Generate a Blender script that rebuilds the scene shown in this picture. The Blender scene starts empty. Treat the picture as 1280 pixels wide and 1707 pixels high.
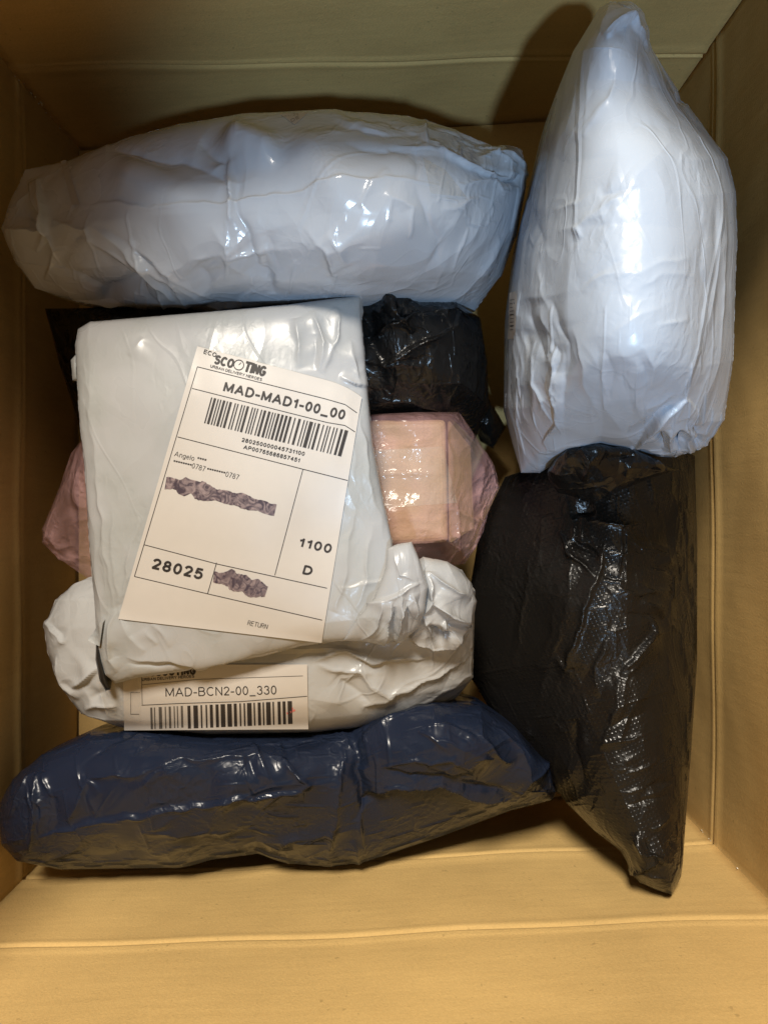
import bpy, math, random
import numpy as np
from mathutils import Vector
from mathutils.bvhtree import BVHTree

# ------------------------------------------------------------------ camera, world, lamps, exposure
S = bpy.context.scene
C = S.collection
HC, FPX = 0.60, 1282.0                      # camera height above the box floor (m), focal length in photo pixels
cam_d = bpy.data.cameras.new('camera'); cam = bpy.data.objects.new('camera', cam_d); C.objects.link(cam)
cam.location = (0, 0, HC); cam.rotation_euler = (0, 0, 0)
cam_d.sensor_fit = 'HORIZONTAL'; cam_d.sensor_width = 36.0; cam_d.lens = 36.0*FPX/1280.0
cam_d.clip_start = 0.01; cam_d.clip_end = 60
S.camera = cam
W = bpy.data.worlds.new('World'); S.world = W; W.use_nodes = True
bg = W.node_tree.nodes['Background']; bg.inputs[0].default_value = (1.0, 0.90, 0.78, 1); bg.inputs[1].default_value = 0.11

def lamp(name, kind, loc, target, energy, col, size=0.2, spot=None, blend=0.5, size_y=None):
    d = bpy.data.lights.new(name, kind); o = bpy.data.objects.new(name, d); C.objects.link(o)
    o.location = loc
    o.rotation_euler = (Vector(target)-Vector(loc)).to_track_quat('-Z', 'Y').to_euler()
    d.energy = energy; d.color = col
    if kind == 'AREA':
        d.size = size
        if size_y: d.shape = 'RECTANGLE'; d.size_y = size_y
    else: d.shadow_soft_size = size
    if spot: d.spot_size = math.radians(spot); d.spot_blend = blend
    return o
lamp('warm_ceiling_lamp', 'AREA', (-0.32, 1.45, 2.20), (0, 0.0, 0.15), 92, (1.0, 0.91, 0.78), 0.46)
lamp('cool_spot_lamp', 'SPOT', (0.08, -0.56, 1.45), (0.11, 0.165, 0.20), 48, (0.50, 0.73, 1.0), 0.028, 22, 0.7)
S.view_settings.view_transform = 'Standard'; S.view_settings.look = 'None'
S.view_settings.exposure = 0.0; S.view_settings.gamma = 1.0; S.view_settings.use_curve_mapping = False
S.render.engine = 'CYCLES'
S.cycles.use_denoising = True
S.cycles.max_bounces = 8; S.cycles.transparent_max_bounces = 12

# ------------------------------------------------------------------ materials
def nt(name):
    m = bpy.data.materials.new(name); m.use_nodes = True
    t = m.node_tree; b = t.nodes['Principled BSDF']
    return m, t, b
def N(t, kind, **kw):
    n = t.nodes.new(kind)
    for k, v in kw.items():
        if k in n.inputs: n.inputs[k].default_value = v
        else: setattr(n, k, v)
    return n
def L(t, a, b): t.links.new(a, b)

def mathn(t, op, a, b=None):
    n = t.nodes.new('ShaderNodeMath'); n.operation = op
    for i, v in enumerate((a, b)):
        if v is None: continue
        if isinstance(v, (int, float)): n.inputs[i].default_value = v
        else: L(t, v, n.inputs[i])
    return n.outputs[0]

def crinkle(t, scale, warp=0.5, seed=0.0, rot=None, stretch=.4, facet=.18):
    """creased film: sharp long folds (folded noise) mixed with small flat facets"""
    tc = N(t, 'ShaderNodeTexCoord')
    mp = N(t, 'ShaderNodeMapping'); mp.inputs['Location'].default_value = (seed, seed*1.7, seed*.3)
    mp.inputs['Rotation'].default_value = (0, 0, seed if rot is None else -rot)
    L(t, tc.outputs['Object'], mp.inputs[0])
    nz = N(t, 'ShaderNodeTexNoise', Scale=scale*0.5, Detail=2.0)
    L(t, mp.outputs[0], nz.inputs['Vector'])
    sc = N(t, 'ShaderNodeVectorMath', operation='SCALE'); sc.inputs['Scale'].default_value = warp/scale*3
    L(t, nz.outputs['Color'], sc.inputs[0])
    ad = N(t, 'ShaderNodeVectorMath', operation='ADD'); L(t, mp.outputs[0], ad.inputs[0]); L(t, sc.outputs[0], ad.inputs[1])
    st = N(t, 'ShaderNodeMapping'); st.inputs['Scale'].default_value = (stretch, 1.0, 1.0); L(t, ad.outputs[0], st.inputs[0])
    n1 = N(t, 'ShaderNodeTexNoise', Scale=scale*.7, Detail=1.5, Roughness=.45); L(t, st.outputs[0], n1.inputs['Vector'])
    r1 = mathn(t, 'ABSOLUTE', mathn(t, 'SUBTRACT', n1.outputs['Fac'], .5))
    f1 = N(t, 'ShaderNodeTexVoronoi', feature='F1', Scale=scale); L(t, ad.outputs[0], f1.inputs['Vector'])
    f2 = N(t, 'ShaderNodeTexVoronoi', feature='F2', Scale=scale); L(t, ad.outputs[0], f2.inputs['Vector'])
    fd = mathn(t, 'SUBTRACT', f2.outputs['Distance'], f1.outputs['Distance'])
    h = mathn(t, 'SUBTRACT', mathn(t, 'MULTIPLY', fd, facet), mathn(t, 'MULTIPLY', r1, 3.0))
    return h, mp

def film_mat(name, col, rough=0.3, coat=0.3, b1=0.0016, s1=70, b2=0.0004, s2=320, spec=0.5, emboss=0, alpha=1.0, seed=0.0, col2=None, rvar=0.12, rot=None, stretch=.4, facet=.18, lo=.35, b3=.0007):
    m, t, b = nt(name)
    b.inputs['Base Color'].default_value = (*col, 1)
    b.inputs['Roughness'].default_value = rough
    b.inputs['Specular IOR Level'].default_value = spec
    b.inputs['Coat Weight'].default_value = coat; b.inputs['Coat Roughness'].default_value = 0.12
    c1, mp = crinkle(t, s1, 0.5, seed, rot, stretch, facet)
    c2, _ = crinkle(t, s2, 0.6, seed+3.1, rot, min(1, stretch*1.6), .35)
    nz = N(t, 'ShaderNodeTexNoise', Scale=26.0, Detail=3.0); L(t, mp.outputs[0], nz.inputs['Vector'])
    # crumpling comes and goes over the film
    mr = N(t, 'ShaderNodeMapRange'); mr.inputs[1].default_value = .42; mr.inputs[2].default_value = .62
    L(t, nz.outputs['Fac'], mr.inputs[0])
    nb = N(t, 'ShaderNodeTexNoise', Scale=11.0, Detail=1.0); L(t, mp.outputs[0], nb.inputs['Vector'])
    m2 = N(t, 'ShaderNodeMapRange'); m2.inputs[1].default_value = .40; m2.inputs[2].default_value = .60; m2.inputs[3].default_value = lo; m2.inputs[4].default_value = 1.0
    L(t, nb.outputs['Fac'], m2.inputs[0])
    h = mathn(t, 'MULTIPLY', mathn(t, 'MULTIPLY', c1, b1), m2.outputs[0])
    h2 = mathn(t, 'MULTIPLY', c2, b2)
    h2 = mathn(t, 'MULTIPLY', h2, mr.outputs[0])
    hs = mathn(t, 'ADD', h, h2)
    # long thin wire-like folds
    for q, (sc3, am) in enumerate(((16, b3), (34, b3*.5))):
        m3 = N(t, 'ShaderNodeMapping'); m3.inputs['Rotation'].default_value = (0, 0, -(rot if rot is not None else seed)-.5*q); m3.inputs['Location'].default_value = (seed+q, 2*q, 0)
        tc3 = N(t, 'ShaderNodeTexCoord'); L(t, tc3.outputs['Object'], m3.inputs[0])
        s3 = N(t, 'ShaderNodeMapping'); s3.inputs['Scale'].default_value = (.35, 1, 1); L(t, m3.outputs[0], s3.inputs[0])
        n3 = N(t, 'ShaderNodeTexNoise', Scale=float(sc3), Detail=1.0, Roughness=.4, Distortion=.25); L(t, s3.outputs[0], n3.inputs['Vector'])
        th = mathn(t, 'MAXIMUM', mathn(t, 'SUBTRACT', 1.0, mathn(t, 'MULTIPLY', mathn(t, 'ABSOLUTE', mathn(t, 'SUBTRACT', n3.outputs['Fac'], .5)), 38.0)), 0.0)
        th = mathn(t, 'MULTIPLY', th, m2.outputs[0])
        hs = mathn(t, 'ADD', hs, mathn(t, 'MULTIPLY', th, am))
    if emboss:
        sp = N(t, 'ShaderNodeSeparateXYZ'); L(t, mp.outputs[0], sp.inputs[0])
        sx = mathn(t, 'SINE', mathn(t, 'MULTIPLY', sp.outputs[0], 2*math.pi/0.0034))
        sy = mathn(t, 'SINE', mathn(t, 'MULTIPLY', sp.outputs[1], 2*math.pi/0.0034))
        e = mathn(t, 'MULTIPLY', sx, sy)
        e = mathn(t, 'MAXIMUM', mathn(t, 'SUBTRACT', e, 0.25), 0.0)
        hs = mathn(t, 'ADD', hs, mathn(t, 'MULTIPLY', e, emboss))
    bp = N(t, 'ShaderNodeBump', Strength=1.0, Distance=1.0)
    L(t, hs, bp.inputs['Height']); L(t, bp.outputs[0], b.inputs['Normal']); L(t, bp.outputs[0], b.inputs['Coat Normal'])
    r = N(t, 'ShaderNodeMapRange'); r.inputs[1].default_value = .3; r.inputs[2].default_value = .7
    r.inputs[3].default_value = rough-rvar*.5; r.inputs[4].default_value = rough+rvar
    L(t, nz.outputs['Fac'], r.inputs[0]); L(t, r.outputs[0], b.inputs['Roughness'])
    if col2:
        mx = N(t, 'ShaderNodeMix', data_type='RGBA')
        mx.inputs[6].default_value = (*col, 1); mx.inputs[7].default_value = (*col2, 1)
        L(t, mr.outputs[0], mx.inputs[0]); L(t, mx.outputs[2], b.inputs['Base Color'])
    if alpha < 1:
        a = N(t, 'ShaderNodeMapRange'); a.inputs[1].default_value = .3; a.inputs[2].default_value = .75
        a.inputs[3].default_value = alpha-.1; a.inputs[4].default_value = alpha+.2
        L(t, nz.outputs['Fac'], a.inputs[0]); L(t, a.outputs[0], b.inputs['Alpha'])
    return m

WHITE = film_mat('white_film', (.395, .40, .405), .30, .06, .0030, 24, .00022, 200, col2=(.355, .365, .36), rot=1.45, stretch=.3, b3=.0004)
GREYW = film_mat('grey_white_film', (.465, .50, .55), .20, .3, .0044, 22, .00032, 160, seed=5.0, rot=1.0, stretch=.5, lo=.15, facet=.25, b3=.00032)
BLUEW = film_mat('blue_white_film', (.42, .485, .58), .27, .06, .0030, 26, .00030, 180, seed=9.0, rot=1.2, stretch=.3, lo=.3, b3=.00055)
LOWW = film_mat('crumpled_white_film', (.41, .415, .415), .28, .08, .0038, 30, .00028, 200, seed=2.0, rot=.3, stretch=.5, facet=.4)
BLACK = film_mat('black_film', (.008, .0075, .007), .19, .0, .0055, 40, .0008, 230, seed=1.0, facet=.4, spec=.4)
BLACKE = film_mat('embossed_black_film', (.009, .008, .007), .25, .0, .0060, 22, .0007, 160, emboss=.00018, seed=4.0, spec=.36, rot=1.2, stretch=.6, facet=.45, lo=.12)
NAVY = film_mat('navy_film', (.011, .017, .036), .25, .0, .0060, 24, .0008, 170, seed=7.0, spec=.33, rot=.5, stretch=.6, facet=.5, lo=.12)
PINK = film_mat('pink_film', (.74, .44, .44), .18, .2, .0060, 44, .0011, 240, alpha=.20, seed=6.0)
TAPE = film_mat('clear_tape', (.62, .58, .50), .07, .9, .005, 50, .0012, 260, alpha=.14, seed=8.0)

def cardboard(name, col, axis='X', glossy=.75):
    m, t, b = nt(name)
    tc = N(t, 'ShaderNodeTexCoord')
    n1 = N(t, 'ShaderNodeTexNoise', Scale=7.0, Detail=5.0, Roughness=.6); L(t, tc.outputs['Object'], n1.inputs['Vector'])
    mp = N(t, 'ShaderNodeMapping')
    mp.inputs['Scale'].default_value = {'X': (10, 120, 120), 'Y': (120, 10, 120), 'Z': (120, 120, 10)}[axis]
    L(t, tc.outputs['Object'], mp.inputs[0])
    n2 = N(t, 'ShaderNodeTexNoise', Scale=2.0, Detail=6.0, Roughness=.7); L(t, mp.outputs[0], n2.inputs['Vector'])
    n3 = N(t, 'ShaderNodeTexNoise', Scale=700.0, Detail=3.0, Roughness=.7); L(t, tc.outputs['Object'], n3.inputs['Vector'])
    s = mathn(t, 'ADD', mathn(t, 'MULTIPLY', n1.outputs['Fac'], .55), mathn(t, 'MULTIPLY', n2.outputs['Fac'], .22))
    s = mathn(t, 'ADD', s, mathn(t, 'MULTIPLY', n3.outputs['Fac'], .35))
    cr = N(t, 'ShaderNodeValToRGB'); L(t, s, cr.inputs[0])
    cr.color_ramp.elements[0].position = .38; cr.color_ramp.elements[0].color = (*[c*.80 for c in col], 1)
    cr.color_ramp.elements[1].position = .74; cr.color_ramp.elements[1].color = (*[c*1.12 for c in col], 1)
    # pale fibres and small dark specks of the recycled paper
    sp = N(t, 'ShaderNodeTexNoise', Scale=260.0, Detail=2.0); L(t, tc.outputs['Object'], sp.inputs['Vector'])
    k = N(t, 'ShaderNodeMapRange'); k.inputs[1].default_value = .70; k.inputs[2].default_value = .76; k.inputs[4].default_value = .45
    L(t, sp.outputs['Fac'], k.inputs[0])
    mx = N(t, 'ShaderNodeMix', data_type='RGBA'); mx.inputs[7].default_value = (*[c*.45 for c in col], 1)
    L(t, k.outputs[0], mx.inputs[0]); L(t, cr.outputs[0], mx.inputs[6])
    # scuffed, rubbed patches
    sc = N(t, 'ShaderNodeTexNoise', Scale=16.0, Detail=6.0, Roughness=.75); L(t, mp.outputs[0], sc.inputs['Vector']); sc.inputs['Scale'].default_value = .35
    k2 = N(t, 'ShaderNodeMapRange'); k2.inputs[1].default_value = .55; k2.inputs[2].default_value = .75; k2.inputs[4].default_value = .35
    L(t, sc.outputs['Fac'], k2.inputs[0])
    m3 = N(t, 'ShaderNodeMix', data_type='RGBA'); m3.inputs[7].default_value = (*[min(1, c*1.12+.03) for c in col], 1)
    L(t, k2.outputs[0], m3.inputs[0]); L(t, mx.outputs[2], m3.inputs[6])
    L(t, m3.outputs[2], b.inputs['Base Color'])
    b.inputs['Roughness'].default_value = glossy; b.inputs['Specular IOR Level'].default_value = .35
    # faint washboard of the fluting under the liner, slow warps and dents
    so = N(t, 'ShaderNodeSeparateXYZ'); L(t, tc.outputs['Object'], so.inputs[0])
    ax = so.outputs[2] if axis == 'Z' else so.outputs[2]
    fl = mathn(t, 'SINE', mathn(t, 'MULTIPLY', ax if axis != 'Z' else so.outputs[1], 2*math.pi/.0075))
    dn = N(t, 'ShaderNodeTexNoise', Scale=12.0, Detail=2.0); L(t, tc.outputs['Object'], dn.inputs['Vector'])
    hh = mathn(t, 'ADD', mathn(t, 'MULTIPLY', fl, .000012), mathn(t, 'MULTIPLY', dn.outputs['Fac'], .0035))
    hh = mathn(t, 'ADD', hh, mathn(t, 'MULTIPLY', n3.outputs['Fac'], .00022)); hh = mathn(t, 'ADD', hh, mathn(t, 'MULTIPLY', n2.outputs['Fac'], .0001))
    bp = N(t, 'ShaderNodeBump', Strength=1.0, Distance=1.0); L(t, hh, bp.inputs['Height']); L(t, bp.outputs[0], b.inputs['Normal'])
    return m
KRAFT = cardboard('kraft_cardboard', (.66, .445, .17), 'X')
KRAFT_SHADED = cardboard('kraft_cardboard_shaded', (.53, .35, .13), 'Z')  # same kraft, darkened: shade of side walls and box floor put into its colour
KRAFT2 = cardboard('carton_cardboard', (.44, .285, .155), 'X', .5)
def plain(name, col, rough=.6, spec=.3, var=1.0):
    m, t, b = nt(name)
    tc = N(t, 'ShaderNodeTexCoord'); nz = N(t, 'ShaderNodeTexNoise', Scale=160.0, Detail=3.0)
    L(t, tc.outputs['Object'], nz.inputs['Vector'])
    cr = N(t, 'ShaderNodeValToRGB'); L(t, nz.outputs['Fac'], cr.inputs[0])
    cr.color_ramp.elements[0].position = .3; cr.color_ramp.elements[0].color = (*[c*(1-.12*var) for c in col], 1)
    cr.color_ramp.elements[1].position = .7; cr.color_ramp.elements[1].color = (*[min(1, c*(1+.06*var)) for c in col], 1)
    L(t, cr.outputs[0], b.inputs['Base Color'])
    b.inputs['Roughness'].default_value = rough; b.inputs['Specular IOR Level'].default_value = spec
    return m
PAPER = plain('label_paper', (.54, .505, .465), .36, .45, .12)
INK = plain('black_ink', (.035, .03, .028), .5, .3)
GREYINK = plain('worn_ink', (.11, .10, .09), .5, .3)
MARKER = plain('purple_marker', (.10, .075, .095), .4, .5)
_t = MARKER.node_tree; _r = [n for n in _t.nodes if n.type == 'VALTORGB'][0]; _z = [n for n in _t.nodes if n.type == 'TEX_NOISE'][0]
_z.inputs['Scale'].default_value = 190; _z.inputs['Detail'].default_value = 4; _z.inputs['Distortion'].default_value = 2.5
_r.color_ramp.elements[0].position = .38; _r.color_ramp.elements[0].color = (.055, .038, .052, 1)
_r.color_ramp.elements[1].position = .66; _r.color_ramp.elements[1].color = (.28, .215, .215, 1)
REDINK = plain('red_ink', (.75, .22, .20), .5, .3)
GLUE = plain('dried_glue', (.75, .66, .50), .15, .7)
DARKHOLE = plain('inner_black_film', (.02, .02, .02), .3, .4)
TABLE = plain('floor_surface', (.16, .15, .14), .6, .3)

# ------------------------------------------------------------------ helpers
def w2(px, py, z):
    d = HC - z
    return np.stack([(px-640.0)*d/FPX, (853.5-py)*d/FPX, np.broadcast_to(z, np.shape(px)) if np.ndim(z) == 0 else z], -1)
def W3(px, py, z): return Vector(((px-640.0)*(HC-z)/FPX, (853.5-py)*(HC-z)/FPX, z))
def topx(X): 
    d = HC - X[..., 2]
    return np.stack([640+X[..., 0]*FPX/d, 853.5-X[..., 1]*FPX/d], -1)

def mesh_obj(name, verts, faces, mat, parent=None, smooth=True, mats=None, fm=None):
    verts = np.asarray(verts, float)
    if parent is not None: verts = verts - np.array(parent.get('_w', (0, 0, 0)))
    me = bpy.data.meshes.new(name)
    me.from_pydata([tuple(v) for v in verts], [], [tuple(int(i) for i in f) for f in faces])
    me.materials.append(mat)
    if mats:
        for mm in mats: me.materials.append(mm)
        for p, k in zip(me.polygons, fm): p.material_index = k
    if smooth: me.polygons.foreach_set('use_smooth', [True]*len(me.polygons))
    me.validate(); me.update()
    o = bpy.data.objects.new(name, me); C.objects.link(o)
    if parent is not None: o.parent = parent
    return o

ROOTS = []
def thing(name, label, cat, loc):
    o = bpy.data.objects.new(name, None); C.objects.link(o); o.empty_display_size = .02
    o.location = loc; o['label'] = label; o['category'] = cat; o['_w'] = tuple(loc)
    ROOTS.append(o)
    return o
def tag(o, label, cat, group=None):
    o['label'] = label; o['category'] = cat
    if group: o['group'] = group

def poly_at(P, t):
    P = np.array(P, float)
    seg = np.linalg.norm(np.diff(P[:, :2], axis=0), axis=1); c = np.concatenate([[0], np.cumsum(seg)]); ln = c[-1]; c /= c[-1]
    # rounded resample: linear then light smoothing
    Q = np.stack([np.interp(t, c, P[:, k]) for k in range(P.shape[1])], -1)
    return Q

def coons(top, right, bottom, left, s, t):
    """top: left->right, bottom: left->right, left: top->bottom, right: top->bottom; s,t 1-D"""
    T, B = poly_at(top, s), poly_at(bottom, s); Lf, R = poly_at(left, t), poly_at(right, t)
    s_, t_ = s[None, :, None], t[:, None, None]
    P = (1-t_)*T[None] + t_*B[None] + (1-s_)*Lf[:, None] + s_*R[:, None]
    P -= (1-s_)*(1-t_)*T[0] + s_*(1-t_)*T[-1] + (1-s_)*t_*B[0] + s_*t_*B[-1]
    return P

def grid_normals(X):
    du = np.gradient(X, axis=1); dv = np.gradient(X, axis=0)
    n = np.cross(dv, du); l = np.linalg.norm(n, axis=-1, keepdims=True); n = n/np.maximum(l, 1e-12)
    n[n[..., 2] < 0] *= -1
    return n

def resize(A, M, Nn):
    m, n = A.shape[:2]
    yi = np.linspace(0, m-1, M); xi = np.linspace(0, n-1, Nn)
    y0 = np.minimum(yi.astype(int), m-2); x0 = np.minimum(xi.astype(int), n-2)
    fy = (yi-y0); fx = (xi-x0)
    if A.ndim == 3: fy = fy[:, None, None]; fx = fx[None, :, None]
    else: fy = fy[:, None]; fx = fx[None, :]
    a = A[y0][:, x0]; b = A[y0][:, x0+1]; c = A[y0+1][:, x0]; d = A[y0+1][:, x0+1]
    return (a*(1-fx)+b*fx)*(1-fy) + (c*(1-fx)+d*fx)*fy

def pbd(X, Xt, n, exu, exv, iters, suck, kb, dmax, slide=.01):
    """thin inextensible film with a little too much area lying on its contents: it can only buckle outwards"""
    e = lambda A, B: np.linalg.norm(A-B, axis=-1)
    Lu = e(Xt[:, 1:], Xt[:, :-1])*(1+.5*(exu[:, 1:]+exu[:, :-1])); Lv = e(Xt[1:], Xt[:-1])*(1+.5*(exv[1:]+exv[:-1]))
    ex = .5*(exu+exv)[:-1, :-1]
    Ld = e(Xt[1:, 1:], Xt[:-1, :-1])*(1+ex); Le = e(Xt[1:, :-1], Xt[:-1, 1:])*(1+ex)
    def fix(A, B, Lr, k):
        d = B-A; l = np.sqrt((d*d).sum(-1))+1e-12
        c = (k*.5*(l-Lr)/l)[..., None]*d
        A += c; B -= c
    Xp = X.copy()
    for it in range(iters):
        v = (X-Xp)*.82; Xp = X.copy(); X = X+v - n*suck
        for _ in range(2):
            for p in (0, 1):
                k = X[:, p:]; w = (k.shape[1]//2)*2
                fix(k[:, 0:w:2], k[:, 1:w:2], Lu[:, p::2][:, :w//2], .95)
                k = X[p:]; w = (k.shape[0]//2)*2
                fix(k[0:w:2], k[1:w:2], Lv[p::2][:w//2], .95)
            for p in (0, 1):
                for Ls, flip in ((Ld, 0), (Le, 1)):
                    a = X[p:]; w = (a.shape[0]//2)*2
                    r0 = a[0:w:2]; r1 = a[1:w:2]; LL = Ls[p::2][:w//2]
                    if flip: fix(r1[:, :-1], r0[:, 1:], LL, .35)
                    else: fix(r0[:, :-1], r1[:, 1:], LL, .35)
        X[1:-1, 1:-1] += kb*(.25*(X[:-2, 1:-1]+X[2:, 1:-1]+X[1:-1, :-2]+X[1:-1, 2:])-X[1:-1, 1:-1])
        D = X-Xt; d = (D*n).sum(-1, keepdims=True); tan = D-n*d
        d = np.clip(d, 0, dmax)
        X = Xt + n*d + tan*(1-slide)
        X[0] = Xt[0]; X[-1] = Xt[-1]; X[:, 0] = Xt[:, 0]; X[:, -1] = Xt[:, -1]
    return X

def seg_dist(P, line):
    """signed distance (px) and position along a polyline"""
    best = np.full(P.shape[:-1], 1e9); sg = np.zeros_like(best); tt = np.zeros_like(best)
    line = np.array(line, float)
    ls = np.linalg.norm(np.diff(line, axis=0), axis=1); tot = ls.sum(); acc = 0
    for a, b, l in zip(line[:-1], line[1:], ls):
        d = b-a; q = P-a
        s = np.clip((q@d)/(l*l), 0, 1); r = q-s[..., None]*d
        dd = np.linalg.norm(r, axis=-1); cr = d[0]*q[..., 1]-d[1]*q[..., 0]
        m = dd < best
        best = np.where(m, dd, best); sg = np.where(m, np.sign(cr), sg); tt = np.where(m, (acc+s*l)/tot, tt); acc += l
    return best, sg, tt

def apply_marks(X, n, marks, seed=0):
    """ridge: (kind, line px, height mm, width px). r = sharp ridge, g = groove, f = fold edge standing up on its right-hand side, b = soft bulge"""
    P = topx(X); D = np.zeros(X.shape[:2]); rr = np.random.RandomState(seed+77)
    x, y = P[..., 0], P[..., 1]
    wx = 3.0*np.sin(y/17+1.3+seed)+1.8*np.sin(x/9+y/13)+1.2*np.sin(y/6.1-x/15); wy = 3.0*np.sin(x/19+seed*2)+1.8*np.sin(y/8-x/12)+1.2*np.sin(x/5.7+y/21)
    Pw = P+np.stack([wx, wy], -1)
    for k, line, h, w in marks:
        dd, sg, tt = seg_dist(P if k == 'b' else P*.35+Pw*.65, line)
        q = rr.rand(3)
        env = np.clip(np.sin(np.pi*np.clip(tt, .0, 1.0)), 0, 1)**.7
        wv = w*(1+.45*np.sin(tt*(5+6*q[0])+q[1]*6))
        if k in 'rg':
            asym = np.where(sg > 0, 1+.6*(q[2]-.5)*2, 1-.6*(q[2]-.5)*2)
            prof = np.exp(-dd/(wv*asym))
        elif k == 'b': prof = np.exp(-(dd/w)**2); env = 1
        else: prof = np.where(sg > 0, np.exp(-dd/wv), np.exp(-(dd/3.2)**2))
        D += (-1 if k == 'g' else 1)*h*.001*env*prof
    return X + n*D[..., None]

def streaks(c, d, ln, cnt, spread, h, w, seed, kinds='rg', fan=0.0):
    """a sheaf of roughly parallel tension creases round px point c along direction d"""
    rr = random.Random(seed); c = np.array(c, float); d = np.array(d, float); d /= np.linalg.norm(d); q = np.array([-d[1], d[0]])
    out = []
    for i in range(cnt):
        o = (rr.random()*2-1)*spread; l = ln*rr.uniform(.5, 1.2); m = rr.uniform(-.3, .3)*ln
        a = math.atan2(d[1], d[0])+rr.uniform(-.15, .15)+fan*o/spread; e = np.array([math.cos(a), math.sin(a)])
        p = c+q*o+d*m; bend = q*rr.uniform(-.12, .12)*l
        out.append((rr.choice(kinds), [tuple(p-e*l/2), tuple(p+bend), tuple(p+e*l/2)], h*rr.uniform(.5, 1.2), w*rr.uniform(.6, 1.4)))
    return out

def bag(name, mat, parent, top, right, bottom, left, heights, size=(60, 40), ex=(.012, .012), regions=(), calm=(), marks=(),
        ep=(1.0, 1.0), zbot=.01, seed=1, levels=3, suck=2e-5, kb=.02, dmax=.012, sigma=90, bottom_pow=.6, iters=(60, 45, 30), calmamt=.9):
    rng = np.random.RandomState(seed)
    zs = [np.mean([p[2] for p in side]) for side in (top, bottom)]
    def target(M, Nn):
        a = np.linspace(0, 1, Nn); b = np.linspace(0, 1, M)
        s = .5*a + .5*(1-np.cos(np.pi*a))/2; t = .5*b + .5*(1-np.cos(np.pi*b))/2
        P = coons(top, right, bottom, left, s, t)
        E = (np.clip(4*s*(1-s), 0, 1)**(.5*ep[0]))[None, :]*(np.clip(4*t*(1-t), 0, 1)**(.5*ep[1]))[:, None]
        num = np.zeros(P.shape[:2]); den = np.zeros(P.shape[:2])+1e-9
        for hx, hy, hz in heights:
            d2 = (P[..., 0]-hx)**2+(P[..., 1]-hy)**2
            j = np.unravel_index(np.argmin(d2), d2.shape)
            h = (hz-P[j][2])/max(E[j], .35)
            w = np.exp(-d2/(2*sigma**2))+1e-6
            num += w*h; den += w
        z = P[..., 2]+num/den*E
        return w2(P[..., 0], P[..., 1], z), P
    D = None
    for lv in range(levels):
        f = 2**(levels-1-lv)
        M, Nn = size[1]*4//f+1, size[0]*4//f+1
        Xt, P = target(M, Nn); n = grid_normals(Xt)
        if marks:
            Xt = apply_marks(Xt, n, marks, seed); n = grid_normals(Xt)
            for _ in range(2): n[1:-1, 1:-1] = .2*(n[:-2, 1:-1]+n[2:, 1:-1]+n[1:-1, :-2]+n[1:-1, 2:]+n[1:-1, 1:-1])
            n /= np.linalg.norm(n, axis=-1, keepdims=True)
        pp = topx(Xt)
        eu = np.full(Xt.shape[:2], ex[0]); ev = np.full(Xt.shape[:2], ex[1])
        for (rx, ry, rr, au, av) in regions:
            g = np.exp(-((pp[..., 0]-rx)**2+(pp[..., 1]-ry)**2)/(2*rr*rr)); eu += au*g; ev += av*g
        mask = np.zeros(Xt.shape[:2])
        for (rx, ry, rr) in calm:
            mask = np.maximum(mask, np.clip(1.6-np.hypot(pp[..., 0]-rx, pp[..., 1]-ry)/rr, 0, 1))
        lf = {0: .55, 1: .8, 2: 1.0, 3: 1.1}[lv + (4-levels if levels < 3 else 0)]
        eu = eu*(1-calmamt*mask)*lf; ev = ev*(1-calmamt*mask)*lf
        cell = np.linalg.norm(Xt[M//2, Nn//2+1]-Xt[M//2, Nn//2])
        nz = np.abs(rng.randn(M, Nn))*cell*(.35 if lv == 0 else .10)*(1-.8*mask)
        if D is None: X = Xt + n*nz[..., None]
        else: X = Xt + resize(D, M, Nn) + n*nz[..., None]
        X = pbd(X, Xt, n, eu, ev, iters[min(lv, len(iters)-1)], suck, kb, dmax)
        D = X-Xt
    X[..., 2] = np.maximum(X[..., 2], .004)
    M, Nn = X.shape[:2]
    # underside
    B = Xt.copy(); a = np.linspace(0, 1, Nn); b = np.linspace(0, 1, M)
    Eb = (np.clip(4*a*(1-a), 0, 1)**bottom_pow)[None, :]*(np.clip(4*b*(1-b), 0, 1)**bottom_pow)[:, None]
    sx = w2(P[..., 0], P[..., 1], P[..., 2])
    B = sx.copy(); B[..., 2] = P[..., 2]+(zbot-P[..., 2])*Eb
    B = B[::4, ::4]; m2, n2 = B.shape[:2]
    V = [X.reshape(-1, 3), B.reshape(-1, 3)]
    idx = np.arange(M*Nn).reshape(M, Nn)
    F = np.stack([idx[:-1, :-1], idx[1:, :-1], idx[1:, 1:], idx[:-1, 1:]], -1).reshape(-1, 4)
    j = np.arange(m2*n2).reshape(m2, n2)+M*Nn
    # snap coarse underside rim onto the film's rim, with fans joining the two resolutions
    rim = lambda I: list(I[0, :-1])+list(I[:-1, -1])+list(I[-1, :0:-1])+list(I[:0:-1, 0])
    Fb = np.stack([j[:-1, :-1], j[:-1, 1:], j[1:, 1:], j[1:, :-1]], -1).reshape(-1, 4)
    faces = [tuple(f) for f in F]+[tuple(f) for f in Fb]
    rf, rc = rim(idx), rim(j)
    for k in range(len(rc)):
        a_, b_ = rc[k], rc[(k+1) % len(rc)]
        fine = [rf[(4*k+q) % len(rf)] for q in range(5)]
        V[1][a_-M*Nn] = V[0][rf[4*k]]
        faces.append(tuple([a_]+[b_]+fine[3:0:-1]))
    V = np.concatenate(V)
    o = mesh_obj(name, V, faces, mat, parent)
    bvh = BVHTree.FromPolygons([tuple(v) for v in X.reshape(-1, 3)], [tuple(int(q) for q in f) for f in F])
    return o, X, bvh

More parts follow.
